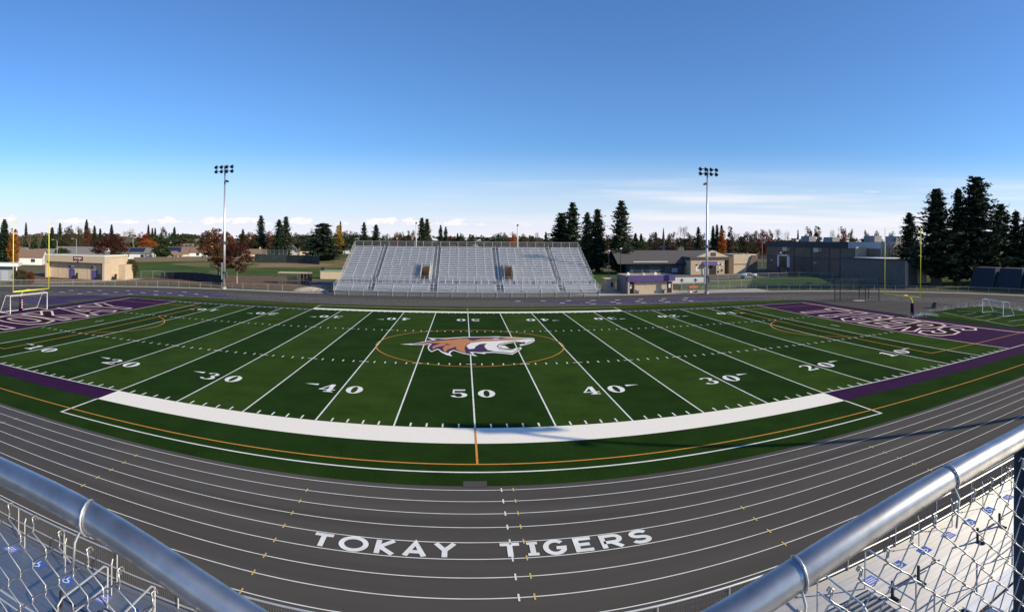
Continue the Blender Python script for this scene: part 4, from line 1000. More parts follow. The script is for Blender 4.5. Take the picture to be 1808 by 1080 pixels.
house(548, 330, 13, 9, 3.2, 6.4, .2, 'brown_roof', 'brown roofed house half hidden by the big cedar', wall='cream_wall')
house(612, 380, 14, 9, 3.2, 6.4, .1, 'grey_roof', 'grey roofed house left behind the far stand')
house(850, 330, 8, 8, 3.4, 7.6, 1.3, 'grey_roof', 'white house showing above the middle of the far stand')
house(800, 390, 16, 9, 3.4, 7.2, .2, 'brown_roof', 'brown roofed house behind the fence of the far stand', wall='white_paint')
house(1068, 270, 15, 10, 3.2, 5.6, -.3, 'brown_roof', 'house with brown roof between the conifers right of the stand', wall='cream_wall')
house(1120, 235, 11, 9, 3.0, 6.2, -.2, 'grey_roof', 'pale house at the left end of the school building', wall='cream_wall')
house(1180, 330, 18, 9, 3.8, 7.2, -.3, 'grey_roof', 'white house behind the dark tower', wall='white_paint')
house(1235, 360, 16, 9, 3.8, 7.6, -.3, 'dark_roof', 'white house behind the school roof left of the right mast', wall='white_paint')

# ---- board fence along the houses
bf_ = empty('board_fence', (0, 0, 0), 0, 'weathered wooden board fence below the houses on the left', 'fence')
P = [AT(x, 455, r) for x, r in ((236, 232), (300, 240), (345, 246), (400, 250), (455, 254))]
for k, (p, q) in enumerate(zip(P, P[1:])):
    b = MB(); n = int((q - p).length / .16); d = (Vector((q.x, q.y, 0)) - Vector((p.x, p.y, 0)))
    for i in range(n):
        a = Vector((p.x, p.y, 0)) + d * (i / n); c = Vector((p.x, p.y, 0)) + d * ((i + .95) / n); hgt = 2.0 + .05 * math.sin(i * 1.7); nrm = Vector((-d.y, d.x, 0)).normalized() * .03
        b.add([a, c, c + nrm, a + nrm] + [v + Vector((0, 0, hgt)) for v in (a, c, c + nrm, a + nrm)], [(4, 5, 6, 7), (0, 1, 5, 4), (1, 2, 6, 5), (2, 3, 7, 6), (3, 0, 4, 7)])
    b.build('board_panel', M['wood_fence'], bf_)

# ---- chain-link fences
def chain_fence(name, pts, hgt, step, label, cover='mesh_thin', r=.03, post='galv_dull', group='chain-link fences around the track'):
    o = empty(name, (pts[0][0], pts[0][1], 0), 0, label, 'fence', group); o0 = Vector((pts[0][0], pts[0][1], 0)); pm, mm = MB(), MB()
    for p, q in zip(pts, pts[1:]):
        p = Vector((p[0], p[1], 0)) - o0; q = Vector((q[0], q[1], 0)) - o0; n = max(1, round((q - p).length / step))
        for i in range(n + 1):
            c = p.lerp(q, i / n); pm.tube([c, c + Vector((0, 0, hgt))], r, 5)
        z = Vector((0, 0, hgt)); pm.tube([p + z, q + z], r * .8, 5); mm.quad(p + Vector((0, 0, .03)), q + Vector((0, 0, .03)), q + z, p + z)
    f = pm.build('frame', M[post], o); mm.build('chain_link', M[cover], o); return o
arc = lambda sx, ax, ay, a0, a1, n: [(sx * (TX + ax * math.cos(math.radians(a0 + (a1 - a0) * i / n))), YC + ay * math.sin(math.radians(a0 + (a1 - a0) * i / n))) for i in range(n + 1)]
chain_fence('track_fence', arc(-1, 53.3, 49.9, 20, 90, 14) + [(-33, 74.4), (-26, 74.3)], 1.15, 3.0, 'low chain-link fence along the left bend of the track')
chain_fence('track_fence', [(47.5, 74.3)] + arc(1, 53.3, 49.9, 82, 0, 16), 1.2, 3.0, 'low chain-link fence along the right bend of the track')
chain_fence('bank_fence', [(44, 77.5), (62, 79), (75, 76), (90, 68)], 1.9, 3.0, 'taller grey screened fence at the foot of the grass bank', 'mesh_far')
chain_fence('yard_fence', [(62, 97), (84, 98), (99, 92), (100, 70)], 2.0, 3.0, 'tall chain-link fence on top of the grass bank', 'mesh_thin')
chain_fence('field_house_fence', [(-78.2, 88), (-70, 92), (-60, 96)], 1.9, 3.0, 'chain-link fence right of the field house', 'mesh_thin')
# dark windscreen fence behind the bark strip
wf = empty('windscreen_fence', (0, 0, 0), 0, 'long dark windscreen fence left of the light mast', 'fence')
pp = [AT(x, 490, r) for x, r in ((284, 146), (320, 139), (352, 131), (392, 123))]
b = MB(); f2 = MB()
for p, q, h0, h1 in zip(pp, pp[1:], (1.2, 1.8, 2.2), (1.8, 2.2, 2.2)):
    b.add([(p.x, p.y, .05), (q.x, q.y, .05), (q.x, q.y, h1), (p.x, p.y, h0), (p.x, p.y + .05, .05), (q.x, q.y + .05, .05), (q.x, q.y + .05, h1), (p.x, p.y + .05, h0)], [(0, 1, 2, 3), (7, 6, 5, 4), (3, 2, 6, 7)])
    for i in range(3): c = p.lerp(q, i / 3); f2.tube([(c.x, c.y + .10, 0), (c.x, c.y + .10, h0 + .1)], .04, 5)
b.build('windscreen', M['green_tarp'], wf); f2.parts('fence_post', M['galv_dull'], wf)
# ball field fence with green windscreen and backstop
bs = empty('ball_field_fence', (0, 0, 0), 0, 'dark green windscreen fence of the ball field below the big cedar', 'fence')
pp = [AT(x, 462, r) for x, r in ((450, 240), (505, 234), (540, 228), (564, 220))]
b = MB(); f2 = MB()
for p, q in zip(pp, pp[1:]):
    b.add([(p.x, p.y, .1), (q.x, q.y, .1), (q.x, q.y, 3.4), (p.x, p.y, 3.4), (p.x, p.y + .06, .1), (q.x, q.y + .06, .1), (q.x, q.y + .06, 3.4), (p.x, p.y + .06, 3.4)], [(0, 1, 2, 3), (7, 6, 5, 4), (3, 2, 6, 7)])
    for i in range(5): c = p.lerp(q, i / 5); f2.tube([(c.x, c.y + .14, 0), (c.x, c.y + .14, 3.8)], .05, 5)
b.build('windscreen', mat('green_windscreen', (.035, .05, .04), .85, var=.3, scale=.5), bs); f2.parts('fence_post', M['galv_dull'], bs)
bk = empty('backstop', (0, 0, 0), 0, 'tall grey mesh backstop of the ball field', 'backstop')
p, q = AT(462, 455, 250), AT(508, 455, 246); b = MB(); f2 = MB()
b.quad((p.x, p.y, .2), (q.x, q.y, .2), (q.x, q.y, 5.0), (p.x, p.y, 5.0)); b.quad((p.x, p.y, 5.0), (q.x, q.y, 5.0), (q.x + .4, q.y - 3, 6.6), (p.x + 2.5, p.y - 3, 6.6))
for i in range(7): c = p.lerp(q, i / 6); f2.tube([(c.x, c.y, 0), (c.x, c.y, 5.0), (c.x + 1.4 - i * .17, c.y - 3, 6.6)], .05, 5)
f2.tube([(p.x, p.y, 5), (q.x, q.y, 5)], .05, 5); b.build('netting', M['mesh_far'], bk); f2.build('frame', M['galv_dull'], bk)
# dugout shelters and container
du = empty('dugout', (-42.6, 91.2, 0), .1, 'open shelter with dark posts and flat roof beyond the track', 'shelter')
b = MB(); b.box(-.2, 7.5, 0, 2.4, 2.35, 2.6); b.build('roof', M['tan_fascia'], du)
for i, x in enumerate((0, .7, 1.4, 4.4, 5.0, 5.8, 6.6, 7.3)):
    b = MB(); b.box(x - .12, x + .12, .1, .35, 0, 2.348); b.build('post', M['dark_steel'], du)
b = MB(); b.box(1.5, 4.3, 2.2, 2.3, .6, 1.5); b.build('back_rail', M['tan_wall'], du)
b = MB(); b.box(4.6, 7.4, 2.1, 2.3, 0, 2.3); b.build('back_wall', M['dark_steel'], du)
co = empty('storage_container', (-37.2, 108.5, 0), .05, 'tan storage container with pale green roof left of the far stand', 'container')
b = MB(); b.box(0, 6.6, 0, 3, 0, 2.0); b.build('body', M['cream_wall'], co); b = MB(); b.box(-.1, 6.7, -.1, 3.2, 2.002, 2.2); b.build('roof', mat('pale_green_roof', (.28, .36, .24), .8), co)
b = MB(); b.box(.2, .9, .1, .8, 2.21, 3.0); b.build('roof_vent', M['black'], co)
# tan tarp over a mound and a navy block in place of the shadow beside the stand
tp = MB(); nx, ny = 14, 8; rnd = random.Random(8)
for j in range(ny + 1):
    for i in range(nx + 1):
        u, v = i / nx, j / ny; hgt = .95 * math.sin(PI * u) ** .8 * math.sin(PI * v) ** .7 * (1 - .35 * u) + rnd.uniform(0, .08); tp.v.append((-34.2 + 7.2 * u, 74.6 + 3.0 * v, max(.0, hgt)))
for j in range(ny):
    for i in range(nx): a = j * (nx + 1) + i; tp.f.append((a, a + 1, a + nx + 2, a + nx + 1)); tp.mi.append(0)
tp.build('tarp', mat('tan_canvas', (.50, .43, .33), .9, var=.12), smooth=False, label='rumpled tan tarp over a low mound beside the far stand', cat='tarp')
lt = empty('shadow_block', (-33.5, 86, 0), 0, 'low dark blue block in place of the shadow left of the far stand', 'mat')
b = MB(); b.box(0, 8.5, 0, 6, .02, .7); b.build('block_body', mat('navy_shadow_tone', (.02, .026, .05), .6), lt); b = MB(); b.box(0, 8.5, -.05, -.005, .3, .4); b.build('white_strip', M['white_paint'], lt)
# utility tanks and cart in front of the weight room
for i, (px, lab) in enumerate(((1313, 'white tank on the yard, left of two by the weight room'), (1331, 'white tank on the yard, right of two by the weight room'))):
    p = AT(px, 480, 158); t_ = empty('water_tank', (p.x, p.y, .6), -.5, lab, 'tank', 'white tanks in the yard')
    b = MB(); b.tube([(-.8, 0, .35), (-.72, 0, .4), (.72, 0, .4), (.8, 0, .35)], [.32, .46, .46, .32], 12); b.build('body', M['tank_white'], t_, smooth=True)
    b = MB(); b.box(-.8, .8, -.5, .5, -.6, -.02); b.build('stand', M['dark_steel'], t_)
p = AT(1322, 483, 152); gc = empty('utility_cart', (p.x, p.y, .0), -.4, 'white utility cart with flat roof parked in the school yard', 'cart')
b = MB(); b.box(-1.1, 1.1, -.55, .55, .35, .85); b.build('body', M['tank_white'], gc); b = MB(); b.box(-1.0, .8, -.6, .6, 1.85, 1.95)
b.build('roof', M['white_paint'], gc)
for x in (-.7, .75):
    for y in (-.5, .5):
        b = MB(); b.tube([(x, y - .1, .26), (x, y + .1, .26)], .26, 10); b.build('wheel', M['black'], gc)
for x in (-.95, .75):
    b = MB(); b.bar((x, -.5, .85), (x, -.5, 1.85), .05); b.bar((x, .5, .85), (x, .5, 1.85), .05); b.parts('roof_post', M['dark_steel'], gc)
# banner wall
bw_ = empty('banner_fence', (45.6, 91.5, 0), -.10, 'long white banner with dark crosses on a low fence behind the concession building', 'banner')
b = MB(); b.box(-3.5, 11, 0, .05, .5, 1.9); b.build('banner', M['white_paint'], bw_); b = MB()
for x in (.5, 4.2, 7.6): b.box(x - .45, x + .45, -.03, -.004, 1.1, 1.35); b.box(x - .14, x + .14, -.05, -.0295, .75, 1.65)
b.parts('banner_cross', M['dark_steel'], bw_); b = MB()
for x in (-3.4, 0, 3.6, 7.2, 10.8): b.tube([(x, .1, 0), (x, .1, 2.0)], .04, 5)
b.parts('fence_post', M['galv_dull'], bw_)
# hurdle cart in orange
hc = empty('hurdle_cart', (45.0, 73.6, 0), .2, 'orange red hurdle cart standing left of the right light mast', 'cart')
b = MB()
for i in range(5): b.box(-1.1, 1.0, -.3 + i * .16, -.24 + i * .16, 1.05, 1.3); b.tube([(-1.0, -.27 + i * .16, .3), (-1.0, -.27 + i * .16, 1.1)], .03, 5); b.tube([(.9, -.27 + i * .16, .3), (.9, -.27 + i * .16, 1.1)], .03, 5)
b.build('hurdle_stack', M['orange_red'], hc); b = MB(); b.box(-1.1, 1.0, -.35, .45, .28, .40); b.build('cart_bed', M['galv'], hc)
for x in (-.8, .7):
    b = MB(); b.tube([(x, -.45, .2), (x, .5, .2)], .2, 10); b.build('wheel', M['tank_white'] if x < 0 else M['black'], hc)
# ------------------------------------------------------------------ trees
import numpy as np
M['bark'] = mat('brown_bark', (.085, .062, .045), .95, var=.3, scale=6)
M['pale_bark'] = mat('pale_bark', (.38, .33, .28), .95, var=.25, scale=6)
M['conifer'] = leafmat('dark_conifer_needles', (.036, .060, .027), (.013, .026, .015), 1.1, .15)
M['redwood'] = leafmat('redwood_needles', (.062, .080, .038), (.024, .038, .022), 1.2, .15)
M['cedar'] = leafmat('blue_green_cedar', (.034, .055, .030), (.014, .026, .018), 1.1, .15)
M['green'] = leafmat('green_foliage', (.052, .085, .024), (.026, .046, .016), .8, .25)
M['olive'] = leafmat('olive_brown_foliage', (.105, .080, .035), (.050, .052, .022), .7, .25)
M['rust'] = leafmat('rust_foliage', (.20, .070, .022), (.085, .045, .022), .7, .3)
M['maroon'] = leafmat('maroon_foliage', (.105, .028, .018), (.055, .022, .016), .9, .3)
M['dusty'] = leafmat('dusty_brown_foliage', (.150, .092, .055), (.080, .058, .038), .8, .3)
M['red'] = leafmat('red_foliage', (.27, .035, .014), (.12, .025, .014), .8, .3)
M['orange'] = leafmat('orange_foliage', (.48, .17, .02), (.28, .075, .018), .9, .35)
M['gold'] = leafmat('gold_foliage', (.52, .31, .03), (.26, .17, .025), .9, .35)
M['twig'] = mat('brown_twigs', (.17, .115, .085), .95, var=.3, scale=2)

def cards(C, s, rng, flat=0.0, asp=.55):
    # small leaf-sized quads at points C; flat>0 presses them towards the horizontal
    n = len(C); a = rng.normal(size=(n, 3)); a[:, 2] *= (1 - flat); a /= np.linalg.norm(a, axis=1)[:, None] + 1e-9
    r = rng.normal(size=(n, 3)); r[:, 2] *= (1 - .5 * flat); b = np.cross(a, r); b /= np.linalg.norm(b, axis=1)[:, None] + 1e-9
    s = (np.asarray(s) * rng.uniform(.6, 1.35, n))[:, None]
    v = np.stack([C - a * s - b * s * asp * .6, C + a * s * .1 - b * s * asp, C + a * s, C + a * s * .1 + b * s * asp], 1)
    return v.reshape(-1, 3)
def cards_mesh(name, V, mats, idx=None):
    n = len(V) // 4; me = bpy.data.meshes.new(name); me.vertices.add(len(V)); me.vertices.foreach_set('co', V.astype(np.float32).ravel())
    me.loops.add(n * 4); me.loops.foreach_set('vertex_index', np.arange(n * 4, dtype=np.int32)); me.polygons.add(n)
    me.polygons.foreach_set('loop_start', np.arange(0, n * 4, 4, dtype=np.int32)); me.polygons.foreach_set('loop_total', np.full(n, 4, dtype=np.int32))
    for m in mats: me.materials.append(m)
    if idx is not None: me.polygons.foreach_set('material_index', idx.astype(np.int32))
    me.update(calc_edges=True); me.validate(); return me
# crowns are built 10 units tall; width set by R
def conifer_cards(seed, R=1.5, shape=.9, whorls=34, droop=.25, rough=.35, base=.06, s=.20, per=7, steps=6, k=3, lift=0.0):
    g = np.random.default_rng(seed); out = []; ss = []
    for i in range(whorls):
        t = (i + g.uniform(-.3, .3)) / whorls; z = 10 * (base + (1 - base) * t); env = R * max(.03, (1 - t)) ** shape * (1 - rough * g.uniform(0, 1) * .6)
        if t < .12: env *= .55 + 3.6 * t
        for j in range(per):
            a = 2 * PI * (j + g.uniform(-.4, .4)) / per + i * 2.4; Lb = env * g.uniform(1 - rough, 1.15); dz = g.normal(0, .24) * (1 - t * .6)
            for q in range(steps):
                u = (q + .6) / steps; rr = Lb * u; zz = z + dz - droop * rr * u + lift * rr * (u ** .5)
                for _ in range(k if u > .3 else 1):
                    sp_ = .16 + .10 * R * u * (1 - t)
                    out.append((rr * math.cos(a) + g.normal(0, sp_ * .5), rr * math.sin(a) + g.normal(0, sp_ * .5), zz + g.normal(0, .09))); ss.append(s * (1.1 - .55 * t))
    for q in range(14): out.append((g.normal(0, .03), g.normal(0, .03), 9.6 + .4 * q / 14)); ss.append(s * .45)
    return cards(np.array(out), np.array(ss), g, .55, .42)
def round_cards(seed, clumps=70, per=46, s=.20, sx=3.6, base=2.2, lump=.33, open_=0.0, taper=0.0):
    g = np.random.default_rng(seed); out = []
    hz = (10 - base) / 2; cz = base + hz
    for i in range(clumps):
        d = g.normal(size=3); d /= np.linalg.norm(d); r = g.uniform(.35, 1) ** .55
        c = np.array([d[0] * sx * r, d[1] * sx * r, cz + d[2] * hz * r * (1.0)])
        if taper: f = 1 - taper * (c[2] - base) / (10 - base); c[0] *= f; c[1] *= f
        if d[2] < -.55: c[:2] *= .8
        n = int(per * g.uniform(.5, 1.3)); rad = lump * sx * g.uniform(.5, 1.15)
        p = g.normal(size=(n, 3)); p /= np.linalg.norm(p, axis=1)[:, None]; p *= (g.uniform(.25, 1, n) ** .5)[:, None] * rad; p[:, 2] *= .75
        out.append(c + p)
    return cards(np.concatenate(out), s, g, .1, .6)
def limbs(seed, h0=0, h1=4.5, r=.22, n=7, spread=2.2, top=8):
    b = MB(); rn = random.Random(seed); b.tube([(0, 0, h0), (.05, 0, h1 * .5), (0, .05, h1), (.0, 0, top)], [r, r * .8, r * .65, r * .15], 7)
    for i in range(n):
        a = 2 * PI * i / n + rn.uniform(-.4, .4); z = h1 * rn.uniform(.55, 1.2); L_ = spread * rn.uniform(.7, 1.2)
        b.tube([(0, 0, z), (L_ * .5 * math.cos(a), L_ * .5 * math.sin(a), z + L_ * .55), (L_ * math.cos(a), L_ * math.sin(a), z + L_ * 1.25)], [r * .45, r * .3, r * .08], 5)
    return b
def bare(seed, r=.16, depth=5):
    b = MB(); rn = random.Random(seed)
    def grow(p, d, L_, r, k):
        q = p + d * L_; b.tube([p, (p + q) / 2 + Vector((rn.gauss(0, .04), rn.gauss(0, .04), 0)) * L_, q], [r, r * .85, r * .65], 4 if k < depth - 2 else 5, cap=False)
        if k == 0: return
        for _ in range(rn.choice((3, 3, 4)) if k > 1 else 4):
            nd_ = (d + Vector((rn.gauss(0, .42), rn.gauss(0, .42), rn.gauss(.12, .25)))).normalized(); grow(q, nd_, L_ * rn.uniform(.62, .85), r * .55, k - 1)
    grow(Vector((0, 0, 0)), Vector((0, 0, 1)), 2.6, r, depth); return b
def trunk_mesh(top=9.0, r=.16): return MB().tube([(0, 0, 0), (0, 0, 1), (0, 0, 4), (0, 0, top)], [r * 1.2, r, r * .7, r * .1], 8)
# shared crown shapes: (crown coordinates, half width, trunk builder)
SH = {
 'spire_a': (conifer_cards(1, 1.4, .62, 40, .15, .35, k=4, s=.25), 1.0, trunk_mesh()),
 'spire_b': (conifer_cards(2, 1.7, .58, 42, .12, .45, per=7, k=4, s=.25), 1.2, trunk_mesh()),
 'redwood': (conifer_cards(3, 2.0, .52, 42, .05, .58, base=.04, per=8, s=.24, k=3, lift=.18), 1.2, trunk_mesh(r=.2)),
 'redwood_b': (conifer_cards(13, 2.0, .60, 38, .10, .66, base=.05, per=8, s=.25, k=3, lift=.22), 1.2, trunk_mesh(r=.2)),
 'deodar': (conifer_cards(4, 3.0, .60, 36, .14, .74, base=.08, per=8, steps=11, s=.23, k=3, lift=.26), 1.75, trunk_mesh(r=.28)),
 'deodar_b': (conifer_cards(5, 3.1, .52, 36, .12, .70, base=.08, per=8, steps=11, s=.24, k=3, lift=.22), 1.85, trunk_mesh(r=.3)),
 'deodar_c': (conifer_cards(15, 2.8, .70, 34, .10, .80, base=.10, per=8, steps=11, s=.23, k=3, lift=.34), 1.7, trunk_mesh(r=.3)),
 'cedar': (conifer_cards(6, 3.6, .42, 24, .02, .55, base=.06, per=11, steps=10, s=.30, k=4, lift=.02), 2.5, trunk_mesh(r=.35)),
 'round_a': (round_cards(7, 80, 46, .20, 3.6, 2.0), 3.6, limbs(1, r=.28)),
 'round_b': (round_cards(8, 64, 50, .21, 4.2, 2.4, .30, taper=.25), 4.2, limbs(2, r=.25)),
 'maple': (round_cards(9, 110, 60, .15, 3.7, 2.5, .24, taper=.12), 3.7, limbs(3, h1=3.2, r=.15, n=9, spread=2.4)),
 'bush': (round_cards(10, 90, 60, .34, 4.6, .2, .34), 4.2, limbs(4, h1=1.5, r=.3, n=5, spread=1.5, top=4)),
 'column': (round_cards(11, 70, 40, .19, 2.0, 1.0, .42, taper=.45), 2.0, limbs(5, r=.2, spread=1.2)),
}
TM = {}
def crown_mesh(shape, m):
    if (shape, m) not in TM: TM[(shape, m)] = cards_mesh('crown', SH[shape][0], [M[m]])
    return TM[(shape, m)]
def trunk_m(shape, bark):
    if (shape, bark) not in TM: TM[(shape, bark)] = SH[shape][2].mesh('trunk', M[bark])
    return TM[(shape, bark)]
trn = random.Random(77)
def tree(px, top, hw, r, shape, m, label, group, bark='bark', base=None, name='tree', lean=0, sink=0):
    if base is not None:                           # foot seen in the photo: distance from it
        d = ray(px, base); r = CAM[2] / -d.z * math.hypot(d.x, d.y)
    p = AT(px, top, r); h = max(1.5, p.z); wd = hw / F * r
    o = empty(name, (p.x, p.y, 0), trn.uniform(0, 6.28), label, 'tree', group)
    if shape == 'bare':
        key = ('bare', m, int(px) % 3)
        if key not in TM: TM[key] = (bare(20 + int(px) % 3, depth=5).mesh('branches', M[m]),)
        t = bpy.data.objects.new('crown', TM[key][0]); COL.objects.link(t); t.parent = o; zt = max(v.co.z for v in TM[key][0].vertices); xr = max(math.hypot(v.co.x, v.co.y) for v in TM[key][0].vertices)
        o.scale = (wd / xr, wd / xr, h / zt)
        tk = bpy.data.objects.new('trunk', trunk_m('spire_a', bark)); COL.objects.link(tk); tk.parent = o; tk.scale = (1.2, 1.2, zt / 24)
        return o
    for nm, me in (('crown', crown_mesh(shape, m)), ('trunk', trunk_m(shape, bark))):
        c = bpy.data.objects.new(nm, me); COL.objects.link(c); c.parent = o
    o.scale = (wd / SH[shape][1], wd / SH[shape][1], h / 10.0)
    return o
GC, GD, GB = 'conifers around the stadium', 'autumn trees among the houses', 'bare trees'
C_, D_ = 'conifer_tree', 'broadleaf_tree'
